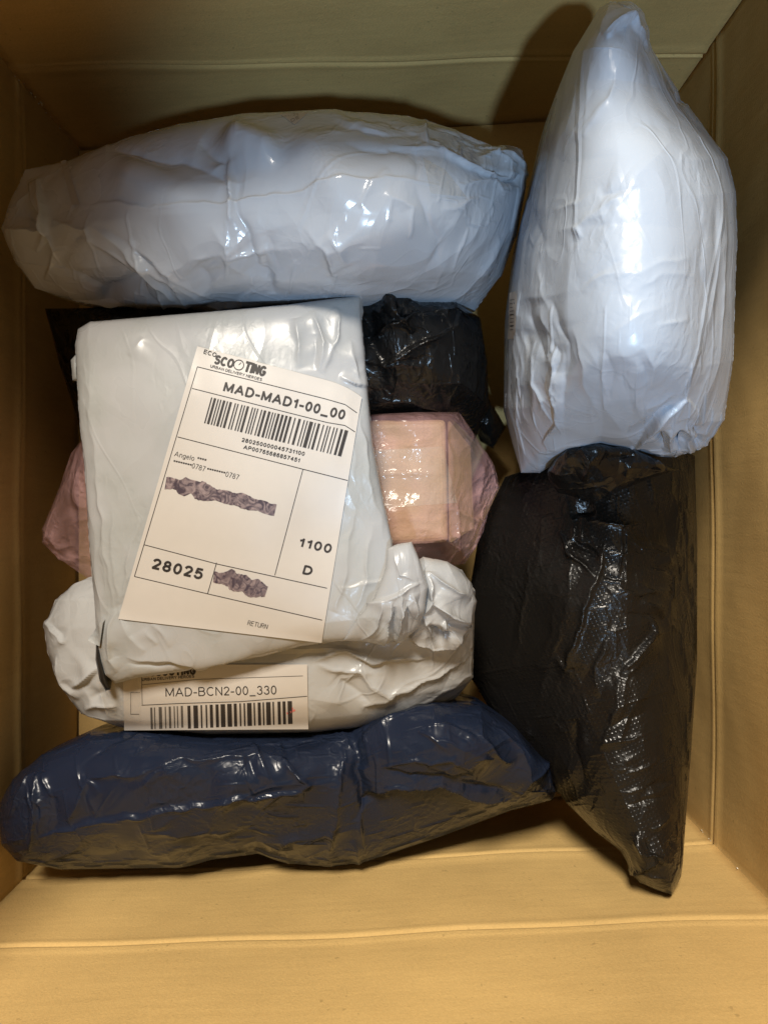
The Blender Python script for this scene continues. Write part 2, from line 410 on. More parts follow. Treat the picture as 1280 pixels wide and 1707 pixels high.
def hit(bvh, px, py, zdef=.15):
    d = Vector(((px-640)/FPX, (853.5-py)/FPX, -1)).normalized()
    r = bvh.ray_cast(Vector((0, 0, HC)), d)
    if r[0] is None: return None
    return r[0]

def decal_grid(bvh, quad, nu, nv, lift=.0006, smooth=4, edge=None):
    """paper patch lying on a film: quad px TL,TR,BR,BL; optional edge functions"""
    Z = np.full((nv+1, nu+1), np.nan); PX = np.zeros((nv+1, nu+1, 2))
    tl, tr, br, bl = [np.array(q, float) for q in quad]
    for j in range(nv+1):
        for i in range(nu+1):
            u, v = i/nu, j/nv
            p = (tl*(1-u)+tr*u)*(1-v)+(bl*(1-u)+br*u)*v
            if edge is not None: p = p+edge(u, v)
            PX[j, i] = p
            h = hit(bvh, *p)
            if h is not None: Z[j, i] = h.z
    while np.isnan(Z).any():
        Zp = np.pad(Z, 1, constant_values=np.nan)
        nb = np.stack([Zp[:-2, 1:-1], Zp[2:, 1:-1], Zp[1:-1, :-2], Zp[1:-1, 2:]])
        import warnings
        with warnings.catch_warnings():
            warnings.simplefilter('ignore'); mmean = np.nanmean(nb, 0)
        Z = np.where(np.isnan(Z), mmean, Z)
    Z0 = Z.copy()
    for _ in range(smooth):
        Zp = np.pad(Z, 1, mode='edge')
        Z = .5*Z+.125*(Zp[:-2, 1:-1]+Zp[2:, 1:-1]+Zp[1:-1, :-2]+Zp[1:-1, 2:])
        Z = np.maximum(Z, Z0-.0001)
    Z = Z+lift
    return w2(PX[..., 0], PX[..., 1], Z), PX

def grid_faces(m, n):
    idx = np.arange(m*n).reshape(m, n)
    return np.stack([idx[:-1, :-1], idx[1:, :-1], idx[1:, 1:], idx[:-1, 1:]], -1).reshape(-1, 4)

def bvh_of(X):
    m, n = X.shape[:2]
    return BVHTree.FromPolygons([tuple(v) for v in X.reshape(-1, 3)], [tuple(int(q) for q in f) for f in grid_faces(m, n)])

def _arc(cx, cy, rx, ry, a0, a1, n=9):
    return [(cx+rx*math.cos(math.radians(a0+(a1-a0)*i/n)), cy+ry*math.sin(math.radians(a0+(a1-a0)*i/n))) for i in range(n+1)]
def _glyphs():
    A = _arc; G = {}
    G['A'] = (.72, [[(0, 0), (.36, 1), (.72, 0)], [(.14, .32), (.58, .32)]])
    G['B'] = (.58, [[(0, 0), (0, 1), (.32, 1)]+A(.32, .77, .22, .23, 90, -90)+[(0, .54)], [(.3, .54)]+A(.32, .27, .26, .27, 90, -90)+[(0, 0)]])
    G['C'] = (.66, [A(.36, .5, .36, .5, 50, 310, 14)])
    G['D'] = (.62, [[(0, 0), (0, 1), (.25, 1)]+A(.25, .5, .37, .5, 90, -90, 12)+[(0, 0)]])
    G['E'] = (.52, [[(.52, 0), (0, 0), (0, 1), (.52, 1)], [(0, .53), (.46, .53)]])
    G['G'] = (.68, [A(.36, .5, .36, .5, 50, 340, 14)+[(.69, .45), (.40, .45)]])
    G['H'] = (.58, [[(0, 0), (0, 1)], [(.58, 0), (.58, 1)], [(0, .52), (.58, .52)]])
    G['I'] = (.02, [[(0, 0), (0, 1)]])
    G['L'] = (.46, [[(0, 1), (0, 0), (.46, 0)]])
    G['M'] = (.74, [[(0, 0), (0, 1), (.37, .1), (.74, 1), (.74, 0)]])
    G['N'] = (.58, [[(0, 0), (0, 1), (.58, 0), (.58, 1)]])
    G['O'] = (.70, [A(.35, .5, .35, .5, 0, 360, 18)])
    G['P'] = (.54, [[(0, 0), (0, 1), (.3, 1)]+A(.3, .74, .24, .26, 90, -90)+[(0, .48)]])
    G['R'] = (.58, [[(0, 0), (0, 1), (.32, 1)]+A(.32, .75, .23, .25, 90, -90)+[(0, .5)], [(.3, .5), (.56, 0)]])
    G['S'] = (.56, [A(.28, .76, .26, .24, 30, 250, 9)+A(.28, .27, .28, .27, 80, -150, 9)])
    G['T'] = (.60, [[(0, 1), (.6, 1)], [(.3, 0), (.3, 1)]])
    G['U'] = (.58, [[(0, 1)]+A(.29, .30, .29, .30, 180, 360, 10)+[(.58, 1)]])
    G['V'] = (.66, [[(0, 1), (.33, 0), (.66, 1)]])
    G['Y'] = (.62, [[(0, 1), (.31, .45), (.62, 1)], [(.31, .45), (.31, 0)]])
    G['0'] = (.46, [A(.23, .5, .23, .5, 0, 360, 16)])
    G['1'] = (.28, [[(0, .72), (.20, .84), (.24, 1), (.24, 0)]])
    G['2'] = (.46, [A(.23, .72, .23, .28, 165, -30, 9)+[(.02, .02), (.47, .02)]])
    G['3'] = (.46, [A(.22, .76, .20, .24, 160, -80, 9), A(.22, .28, .24, .28, 85, -165, 10)])
    G['4'] = (.50, [[(.36, 0), (.36, 1), (0, .30), (.50, .30)]])
    G['5'] = (.46, [[(.42, 1), (.08, 1), (.03, .50)]+A(.21, .33, .25, .33, 125, -155, 10)])
    G['6'] = (.46, [A(.25, .62, .23, .38, 40, 180, 8)+[(.02, .34)], A(.23, .31, .22, .31, 0, 360, 14)])
    G['7'] = (.46, [[(0, 1), (.46, 1), (.27, .55), (.16, 0)]])
    G['8'] = (.46, [A(.23, .76, .19, .24, 0, 360, 14), A(.23, .27, .23, .27, 0, 360, 14)])
    G['-'] = (.26, [[(0, .37), (.26, .37)]]); G['_'] = (.50, [[(0, -.16), (.50, -.16)]]); G['/'] = (.34, [[(0, 0), (.34, 1)]])
    G['*'] = (.22, [[(.11, .62), (.11, .98)], [(-.03, .70), (.25, .90)], [(-.03, .90), (.25, .70)]])
    G['n'] = (.42, [[(0, 0), (0, .7)], [(0, .45)]+A(.21, .48, .21, .24, 180, 0, 8)+[(.42, 0)]])
    G['g'] = (.44, [A(.22, .36, .22, .34, 0, 360, 12), [(.44, .7)]+A(.22, -.06, .22, .18, 0, -150, 8)])
    G['e'] = (.46, [[(.02, .36), (.46, .36)]+A(.23, .36, .23, .35, 0, 310, 12)])
    G['l'] = (.02, [[(0, 0), (0, 1)]])
    G['o'] = (.46, [A(.23, .36, .23, .35, 0, 360, 14)])
    return G
GLYPH = _glyphs()
def patch(name, mat, parent, bvh, quad, nu=14, nv=10, lift=.0008, smooth=1, edge=None):
    X, PXX = decal_grid(bvh, quad, nu, nv, lift, smooth, edge)
    m, n = X.shape[:2]
    o = mesh_obj(name, X.reshape(-1, 3), grid_faces(m, n), mat, parent)
    return o, bvh_of(X)

class Ink:
    """prints px-space shapes onto a paper surface"""
    def __init__(s, bvh): s.b = bvh; s.v = []; s.f = []
    def pt(s, p):
        h = hit(s.b, p[0], p[1])
        if h is None:
            s.v.append(None); return
        s.v.append(W3(p[0], p[1], h.z+.00022))
    def poly(s, pts):
        k = len(s.v)
        for p in pts: s.pt(p)
        s.f.append(list(range(k, k+len(pts))))
    def strip(s, a, b, w, n=None):
        a, b = np.array(a, float), np.array(b, float); d = b-a; l = np.linalg.norm(d)
        q = np.array([-d[1], d[0]])/l*w*.5; n = n or max(1, int(l/6)); k = len(s.v)
        for i in range(n+1):
            c = a+d*i/n; s.pt(c+q); s.pt(c-q)
        for i in range(n): s.f.append([k+2*i, k+2*i+1, k+2*i+3, k+2*i+2])
    def text(s, txt, a, b, h, bold=0.1, up=None, slant=0.0):
        """plain sans lettering drawn as pen strokes; baseline from a to b (px), capital height h px, stroke = bold x h"""
        x = 0; items = []
        for ch in txt:
            if ch == ' ': x += .38; continue
            w, strokes = GLYPH[ch]
            items.append((x, w, strokes)); x += w+bold+.13
        tot = x-.13; a, b = np.array(a, float), np.array(b, float); d = (b-a)/tot
        up = np.array(up, float) if up is not None else np.array([d[1], -d[0]])
        up = up/np.linalg.norm(up)*h; kx = np.linalg.norm(d); 
        for x0, w, strokes in items:
            for st in strokes:
                pts = []
                for (px, py) in st:
                    X = x0+bold/2+px; Y = bold/2+py*(1-bold)
                    pts.append(a+d*(X+slant*Y)+up*Y)
                for i, (p, q) in enumerate(zip(pts[:-1], pts[1:])):
                    e = (q-p)/max(np.linalg.norm(q-p), 1e-6)*bold*h*(.48 if len(pts) == 2 else .22)
                    s.strip(p-e, q+e, bold*h, 1)
    def bars(s, a, b, down, widths, wscale=1.0):
        a, b, down = (np.array(q, float) for q in (a, b, down)); tot = sum(widths); x = 0
        for i, w in enumerate(widths):
            if i % 2 == 0:
                p = a+(b-a)*(x+w*.5)/tot; wd = np.linalg.norm(b-a)*w/tot*wscale
                s.strip(p, p+down, wd, 14)
            x += w
    def build(s, name, mat, parent):
        ok = [all(s.v[i] is not None for i in f) for f in s.f]
        V = [v if v is not None else Vector((0, 0, .1)) for v in s.v]
        used = sorted({i for f, o in zip(s.f, ok) if o for i in f}); mp = {u: k for k, u in enumerate(used)}
        base = np.array(parent.parent.get('_w', (0, 0, 0))) if parent.parent else np.zeros(3)
        V = np.array([V[u] for u in used])-base
        o = mesh_obj(name, V, [[mp[i] for i in f] for f, k in zip(s.f, ok) if k], mat, None, smooth=False)
        o.parent = parent
        return o

# ------------------------------------------------------------------ the cardboard box
FL = bpy.data.objects.new('floor', None)
flo = mesh_obj('floor', [(-3, -3, -.012), (3, -3, -.012), (3, 3, -.012), (-3, 3, -.012)], [(0, 1, 2, 3)], TABLE, None, False)
bpy.data.objects.remove(FL)
flo['kind'] = 'structure'; flo.name = 'floor'
box = thing('cardboard_box', 'large open brown cardboard box holding all the wrapped parcels', 'box', (0, .03, 0))
TL, TR, BR, BL = (-.240, .285), (.219, .3135), (.219, -.220), (-.240, -.244)
ZTOP = .46
def panel(name, a, b, mat, creases, bulge=0.0, seed=0, out=(0, 0), drop=None):
    """upright cardboard panel from corner a to b with scored lines pressed in at the given heights (height at a, height at b)"""
    a, b = np.array(a), np.array(b); d = b-a; l = np.linalg.norm(d); d = d/l
    nrm = np.array([-d[1], d[0]]); ctr = (np.array(TL)+np.array(BR))/2
    if (ctr-(a+b)/2)@nrm < 0: nrm = -nrm       # inward
    nu = 60; rng = np.random.RandomState(seed); ph = rng.rand(4)*6
    rows = np.linspace(-.009, ZTOP, 80)
    rel = []
    base = list(rows)
    for (z0, z1) in creases:
        zm = (z0+z1)/2
        base = [r for r in base if abs(r-zm) > .008]+[zm+o for o in (-.006, -.0035, -.002, -.001, 0, .001, .002, .0035, .006)]
    base = sorted(base)
    V = []
    for z in base:
        for i in range(nu+1):
            u = i/nu; zz = z; off = bulge*math.sin(math.pi*u)*math.sin(math.pi*z/ZTOP)
            off += .0007*math.sin(u*9+ph[0]+z*14)+.0005*math.sin(u*23+ph[1]-z*31)
            for (z0, z1) in creases:
                zm = (z0+z1)/2; t = z-zm
                if abs(t) < .03: zz = z+((z0+(z1-z0)*u)-zm)*(1-abs(t)/.03)
                off += -.0011*math.exp(-(t/.0013)**2)+.0011*math.exp(-((t-.0032)/.0018)**2)+.0006*math.exp(-((t+.0035)/.002)**2)
            p = a+d*l*u+nrm*off
            V.append((p[0], p[1], zz))
    m = len(base); F = [tuple(f) for f in grid_faces(m, nu+1)]
    k = len(V); th = .006
    outer = [(*(a-nrm*th), -.009), (*(b-nrm*th), -.009), (*(b-nrm*th), ZTOP), (*(a-nrm*th), ZTOP)]
    V += outer
    F += [(k, k+1, k+2, k+3)]
    F += [tuple([k+3, k+2]+[(m-1)*(nu+1)+i for i in range(nu, -1, -1)]), tuple([k, k+1]+[i for i in range(nu, -1, -1)])]
    F += [tuple([k, k+3]+[i*(nu+1) for i in range(m-1, -1, -1)]), tuple([k+1, k+2]+[i*(nu+1)+nu for i in range(m-1, -1, -1)])]
    return mesh_obj(name, V, F, mat, box, True)
def shade_sharp(o, ang=35):
    pass
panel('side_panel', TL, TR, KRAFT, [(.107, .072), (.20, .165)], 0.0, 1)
panel('side_panel', (TR[0], TR[1]+.005), (BR[0], BR[1]-.005), KRAFT_SHADED, [(.09, .09), (.183, .183)], 0.0, 2)
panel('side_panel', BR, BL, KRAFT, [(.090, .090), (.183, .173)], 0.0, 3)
panel('side_panel', (BL[0], BL[1]-.005), (TL[0], TL[1]+.005), KRAFT_SHADED, [(.09, .09), (.18, .18)], 0.0, 4)
def slab(name, pts, z0, z1, mat, parent, pts_top=None):
    n = len(pts); V = [(*p, z0) for p in pts]+[(*p, z1) for p in (pts_top or pts)]
    F = [tuple(range(n-1, -1, -1)), tuple(range(n, 2*n))]+[(i, (i+1) % n, n+(i+1) % n, n+i) for i in range(n)]
    return mesh_obj(name, V, F, mat, parent, False)
slab('bottom_panel', [(-.246, -.25), (.225, -.226), (.225, .320), (-.246, .292)][::1], -.0105, -.0088, KRAFT_SHADED, box)
slab('bottom_flap', [(-.238, -.240), (-.0125, -.230), (-.0125, .296), (-.238, .282)], -.0045, 0.0, KRAFT_SHADED, box)
slab('bottom_flap', [(-.0105, -.230), (.217, -.218), (.217, .310), (-.0105, .297)], -.0045, 0.0, KRAFT_SHADED, box)
# the four top flaps, folded out and hanging down outside
for a, b in ((TL, TR), (TR, BR), (BR, BL), (BL, TL)):
    a, b = np.array(a), np.array(b); d = (b-a)/np.linalg.norm(b-a); nrm = np.array([d[1], -d[0]])
    ctr = (np.array(TL)+np.array(BR))/2
    if (ctr-(a+b)/2)@nrm > 0: nrm = -nrm
    a2, b2 = a+d*.004+nrm*.008, b-d*.004+nrm*.008; o2 = nrm*.09
    V = []
    for th in (0, .005):
        V += [(*(a2), ZTOP-.001-th), (*(b2), ZTOP-.001-th), (*(b2+o2), ZTOP-.2-th), (*(a2+o2), ZTOP-.2-th)]
    mesh_obj('flap', V, [(0, 1, 2, 3), (7, 6, 5, 4), (0, 4, 5, 1), (1, 5, 6, 2), (2, 6, 7, 3), (3, 7, 4, 0)], KRAFT_SHADED, box, False)
# dried glue beads along the corner joints
rng = random.Random(4)
def bead_line(p0, p1, n, inward):
    for i in range(n):
        t = rng.random(); c = Vector(p0).lerp(Vector(p1), t)+Vector(inward)*.0012; r = rng.uniform(.0003, .0008); e = rng.uniform(1, 3)
        c += Vector((rng.uniform(-.001, .001), rng.uniform(-.001, .001), 0))
        V = [(c.x+x*r, c.y+y*r, c.z+z*r) for (x, y, z) in ((1, 0, 0), (0, 1, 0), (-1, 0, 0), (0, -1, 0), (0, 0, e), (0, 0, -e))]
        F = []
        for q in range(4): F += [(q, (q+1) % 4, 4), ((q+1) % 4, q, 5)]
        mesh_obj('glue_bead', V, F, GLUE, box)
bead_line((*TL, .02), (*TL, .17), 16, (1, -1, 0)); bead_line((*BR, .07), (*BR, .13), 9, (-1, 1, 0))

# ------------------------------------------------------------------ black bag under the middle parcels
bm_ = thing('black_bag', 'crumpled black plastic bag under the labelled white mailer and above the pink wrapped carton', 'plastic bag', (0, .1, 0))
bag('film', BLACK, bm_,
    top=[(75, 514, .10), (180, 512, .12), (330, 508, .12), (500, 505, .13), (612, 490, .14), (640, 470, .155), (700, 503, .15), (760, 502, .14), (800, 530, .13)],
    right=[(800, 530, .13), (812, 600, .11), (815, 680, .09), (790, 735, .07)],
    bottom=[(142, 760, .06), (300, 740, .07), (500, 720, .09), (650, 695, .11), (750, 690, .11), (790, 735, .07)],
    left=[(75, 514, .10), (100, 610, .08), (130, 700, .06), (142, 760, .06)],
    heights=[(120, 570, .115), (300, 600, .14), (640, 520, .172), (700, 600, .165), (770, 560, .15), (680, 670, .150), (780, 680, .12)],
    size=(72, 30), ex=(.02, .024), regions=[(660, 540, 60, .05, .07), (110, 540, 60, .04, .05), (760, 560, 40, .03, .03)],
    marks=[('r', [(620, 560), (690, 525), (760, 515)], 5, 7), ('f', [(700, 612), (640, 606), (760, 545), (762, 515)], 4, 12), ('r', [(620, 660), (690, 668), (745, 678), (762, 645)], 4, 6),
           ('r', [(640, 475), (650, 520), (690, 560)], 6, 8), ('g', [(655, 480), (665, 525), (740, 520)], 5, 7)],
    seed=11, ep=(.8, .8), dmax=.016)
bag('bag_tail', BLACK, bm_,
    top=[(790, 650, .06), (815, 665, .06)], right=[(815, 665, .06), (843, 712, .05)],
    bottom=[(800, 735, .05), (822, 748, .045), (843, 712, .05)], left=[(790, 650, .06), (792, 700, .06), (800, 735, .05)],
    heights=[(815, 700, .075)], size=(10, 12), ex=(.02, .02), seed=3, zbot=.02, levels=2)

# ------------------------------------------------------------------ pink wrapped carton
pw = thing('wrapped_carton', 'small brown carton wrapped in pink translucent film, under the labelled white mailer', 'parcel', (-.05, 0, 0))
def rounded_box(name, q, z0, z1, mat, parent, r=.006, nseg=4):
    """carton whose top face has px corners q (TL,TR,BR,BL) at height z1"""
    P = [np.array(W3(*p, z1))[:2] for p in q]; c = sum(P)/4
    V, F = [], []
    rings = [(0, z0), (0, z1-r)]+[(r*(1-math.cos(a)), z1-r+r*math.sin(a)) for a in np.linspace(0, math.pi/2, nseg+1)[1:]]
    for ins, z in rings:
        for k in range(4):
            a, b, d = P[k-1], P[k], P[(k+1) % 4]
            e1 = (a-b)/np.linalg.norm(a-b); e2 = (d-b)/np.linalg.norm(d-b)
            for f in np.linspace(0, 1, 4):
                rr = .004
                p = b+(e1*(1-f)+e2*f)*rr+(e1+e2)*ins*1.0 - (e1+e2)*rr*.5*math.sin(math.pi*f)*.6
                V.append((*p, z))
    n = 16
    for j in range(len(rings)-1):
        for i in range(n): F.append((j*n+i, j*n+(i+1) % n, (j+1)*n+(i+1) % n, (j+1)*n+i))
    F.append(tuple(range((len(rings)-1)*n, len(rings)*n))); F.append(tuple(range(n-1, -1, -1)))
    return mesh_obj(name, V, F, mat, parent, False)
rounded_box('carton', [(140, 704), (744, 698), (748, 904), (148, 938)], .03, .139, KRAFT2, pw, .005)
_a = [W3(750, 702, .1385), W3(752, 904, .1385), W3(790, 880, .112), W3(784, 745, .112)]
mesh_obj('carton_flap', [tuple(v) for v in _a]+[(v.x-.001, v.y, v.z-.003) for v in _a], [(0, 1, 2, 3), (7, 6, 5, 4), (0, 4, 5, 1), (1, 5, 6, 2), (2, 6, 7, 3), (3, 7, 4, 0)], KRAFT2, pw, False)
_, XP, bP = bag('film', PINK, pw,
    top=[(118, 756, .095), (150, 716, .11), (300, 700, .125), (610, 690, .128), (700, 686, .125), (765, 686, .12)],
    right=[(765, 686, .12), (795, 730, .10), (822, 775, .09), (833, 812, .085), (812, 855, .085), (806, 885, .085), (792, 915, .085), (775, 940, .085)],
    bottom=[(148, 966, .09), (300, 960, .11), (600, 935, .125), (690, 938, .11), (735, 946, .095), (775, 940, .085)],
    left=[(118, 756, .095), (100, 810, .09), (70, 882, .085), (72, 905, .085), (98, 930, .085), (148, 966, .09)],
    heights=[(130, 850, .125), (160, 840, .144), (300, 820, .148), (500, 800, .148), (640, 790, .149), (720, 790, .147), (735, 790, .150), (735, 870, .150), (735, 725, .150), (780, 800, .128), (780, 870, .124), (812, 810, .10), (690, 890, .148)],
    size=(72, 28), ex=(.006, .006), regions=[(800, 850, 45, .05, .05), (85, 900, 40, .04, .04), (770, 920, 40, .06, .06), (800, 740, 30, .02, .02)],
    marks=[('r', [(765, 700), (745, 720), (750, 840), (755, 905)], 3, 7), ('r', [(765, 715), (800, 790), (800, 850)], 3, 6), ('r', [(660, 750), (730, 724)], 1.6, 5), ('r', [(600, 795), (680, 790), (750, 787)], 1.8, 7), ('r', [(640, 870), (740, 862)], 1.2, 7),
           ('f', [(760, 920), (755, 850), (790, 870), (810, 850)], 3, 8), ('r', [(665, 910), (750, 890), (790, 880)], 2.5, 6), ('r', [(725, 880), (770, 925)], 3, 6),
           ('r', [(130, 770), (135, 850), (140, 950)], 3, 8), ('r', [(75, 885), (100, 910), (130, 905)], 3, 6), ('r', [(100, 930), (130, 925), (140, 950)], 4, 5)],
    seed=21, ep=(.45, .45), sigma=32, zbot=.02)

patch('clear_tape', TAPE, pw, bP, [(600, 752), (738, 744), (762, 838), (600, 850)], 60, 50, .0007, 0)

# ------------------------------------------------------------------ top grey-white mailer
tm = thing('poly_mailer', 'long grey-white plastic mailer lying along the far side of the box', 'mailer', (-.08, .2, 0))
_, XT, bT = bag('film', GREYW, tm,
    top=[(42, 282, .155), (110, 268, .155), (200, 232, .155), (300, 203, .16), (420, 188, .17), (560, 182, .17), (680, 192, .17), (760, 215, .165), (820, 243, .16), (868, 250, .155)],
    right=[(868, 250, .155), (881, 290, .15), (862, 390, .13), (835, 460, .12), (790, 520, .115)],
    bottom=[(58, 480, .14), (130, 503, .13), (250, 517, .13), (400, 522, .13), (600, 520, .13), (720, 518, .12), (790, 520, .115)],
    left=[(42, 282, .155), (18, 335, .155), (2, 380, .155), (25, 435, .15), (58, 480, .14)],
    heights=[(60, 380, .163), (130, 380, .176), (250, 300, .205), (400, 240, .210), (270, 400, .212), (420, 350, .222), (600, 320, .230), (640, 430, .226), (400, 460, .208), (640, 490, .175), (250, 460, .19), (760, 330, .215), (770, 430, .200), (150, 460, .165)],
    size=(84, 40), ex=(.012, .012), regions=[(800, 270, 55, .04, .05), (100, 430, 70, .02, .012), (220, 470, 60, .03, .01), (500, 470, 90, .012, .002), (40, 370, 40, .02, .03)],
    marks=[('b', [(400, 232), (440, 250)], 7, 26), ('b', [(230, 300), (290, 330)], 6, 40), ('b', [(520, 260), (560, 300)], 5, 45),
           ('g', [(180, 250), (300, 262), (370, 290)], 5.60, 24.2), ('g', [(330, 235), (370, 262), (372, 300)], 4.00, 15.4),
           ('r', [(372, 300), (380, 318), (388, 360), (375, 262)], 4.80, 11.0), ('g', [(388, 250), (395, 340), (430, 450), (460, 470)], 4.00, 17.6),
           ('f', [(130, 340), (210, 342), (280, 350), (385, 336), (480, 325), (560, 308), (640, 298), (700, 296)], 1.6, 16),
           ('r', [(125, 350), (220, 430), (300, 470), (345, 515)], 4.00, 15.4), ('r', [(210, 400), (280, 450), (380, 515)], 3.20, 13.2), ('g', [(150, 400), (230, 470), (260, 500)], 4.00, 17.6),
           ('f', [(60, 300), (78, 345), (80, 390), (62, 420)], 5, 16), ('r', [(5, 380), (80, 385)], 3.20, 8.8), ('f', [(78, 470), (92, 420), (72, 360), (46, 300)], 4.0, 18), ('f', [(215, 400), (240, 440), (290, 500)], 3.5, 16), ('b', [(185, 490), (230, 470)], -5, 14), ('g', [(30, 340), (70, 380)], 3.20, 15.4),
           ('r', [(90, 370), (150, 380), (155, 415)], 3.20, 13.2), ('r', [(600, 345), (620, 300), (645, 280)], 1.60, 8.8),
           ('r', [(650, 370), (652, 330), (690, 345), (680, 400)], 1.76, 8.8), ('r', [(350, 370), (385, 430), (470, 420)], 1.60, 7.7),
           ('g', [(330, 440), (355, 470)], 3.20, 15.4), ('g', [(440, 420), (455, 490)], 3.20, 13.2), ('r', [(310, 440), (370, 420), (400, 450), (420, 425)], 1.60, 11.0),
           ('g', [(560, 210), (640, 222), (700, 225)], 2.00, 8.8), ('g', [(560, 190), (640, 200), (705, 232)], 1.60, 7.7), ('g', [(580, 245), (690, 250), (740, 262)], 2.00, 8.8),
           ('g', [(700, 235), (760, 260), (800, 285), (850, 290)], 4.00, 9.9), ('r', [(705, 200), (720, 240), (760, 250)], 2.00, 7.7), ('r', [(800, 265), (850, 260), (875, 280)], 4.00, 8.8), ('f', [(706, 196), (712, 238), (760, 262)], 2.5, 9), ('f', [(850, 296), (800, 288), (752, 262), (722, 240)], 4.5, 10), ('f', [(812, 250), (826, 268), (860, 276)], 3.5, 8), ('g', [(700, 240), (692, 300)], 1.5, 5), ('r', [(770, 240), (764, 268)], 3, 4), ('g', [(815, 290), (860, 300), (870, 285)], 4.80, 6.6),
           ('r', [(760, 310), (830, 300), (840, 330)], 2.40, 8.8), ('r', [(740, 350), (800, 330)], 1.60, 8.8), ('g', [(690, 300), (720, 370), (740, 440)], 2.00, 13.2)]
        + streaks((430, 460), (.55, 1), 110, 6, 170, 2.4, 15, 41) + streaks((770, 440), (-.45, 1), 150, 6, 45, 1.2, 9, 42) + streaks((620, 230), (1, .15), 150, 4, 30, 1.0, 10, 43) + streaks((180, 440), (1, .75), 130, 4, 60, 2.6, 15, 44),
    seed=5, ep=(.9, 1.0), zbot=.05, dmax=.010, kb=.02, suck=1e-5)
# soft heavier details on it
patch('clear_tape', TAPE, tm, bT, [(706, 196), (800, 236), (830, 262), (716, 240)], 24, 14, .001)
patch('clear_tape', TAPE, tm, bT, [(705, 262), (742, 282), (778, 328), (718, 322)], 20, 20, .0016, 0)
patch('sealing_strip', WHITE, tm, bT, [(101, 268), (110, 266), (133, 340), (120, 341)], 4, 20, .0008, 2)
lb, lbb = patch('label', PAPER, tm, bT, [(466, 189), (512, 187), (508, 192), (491, 207)], 8, 8, .0008, 2)
ik = Ink(lbb); ik.text('DE', (486, 203), (500, 196), 5, .15); ik.text('01/25', (474, 195), (498, 190), 3, .12); ik.build('print', GREYINK, lb)

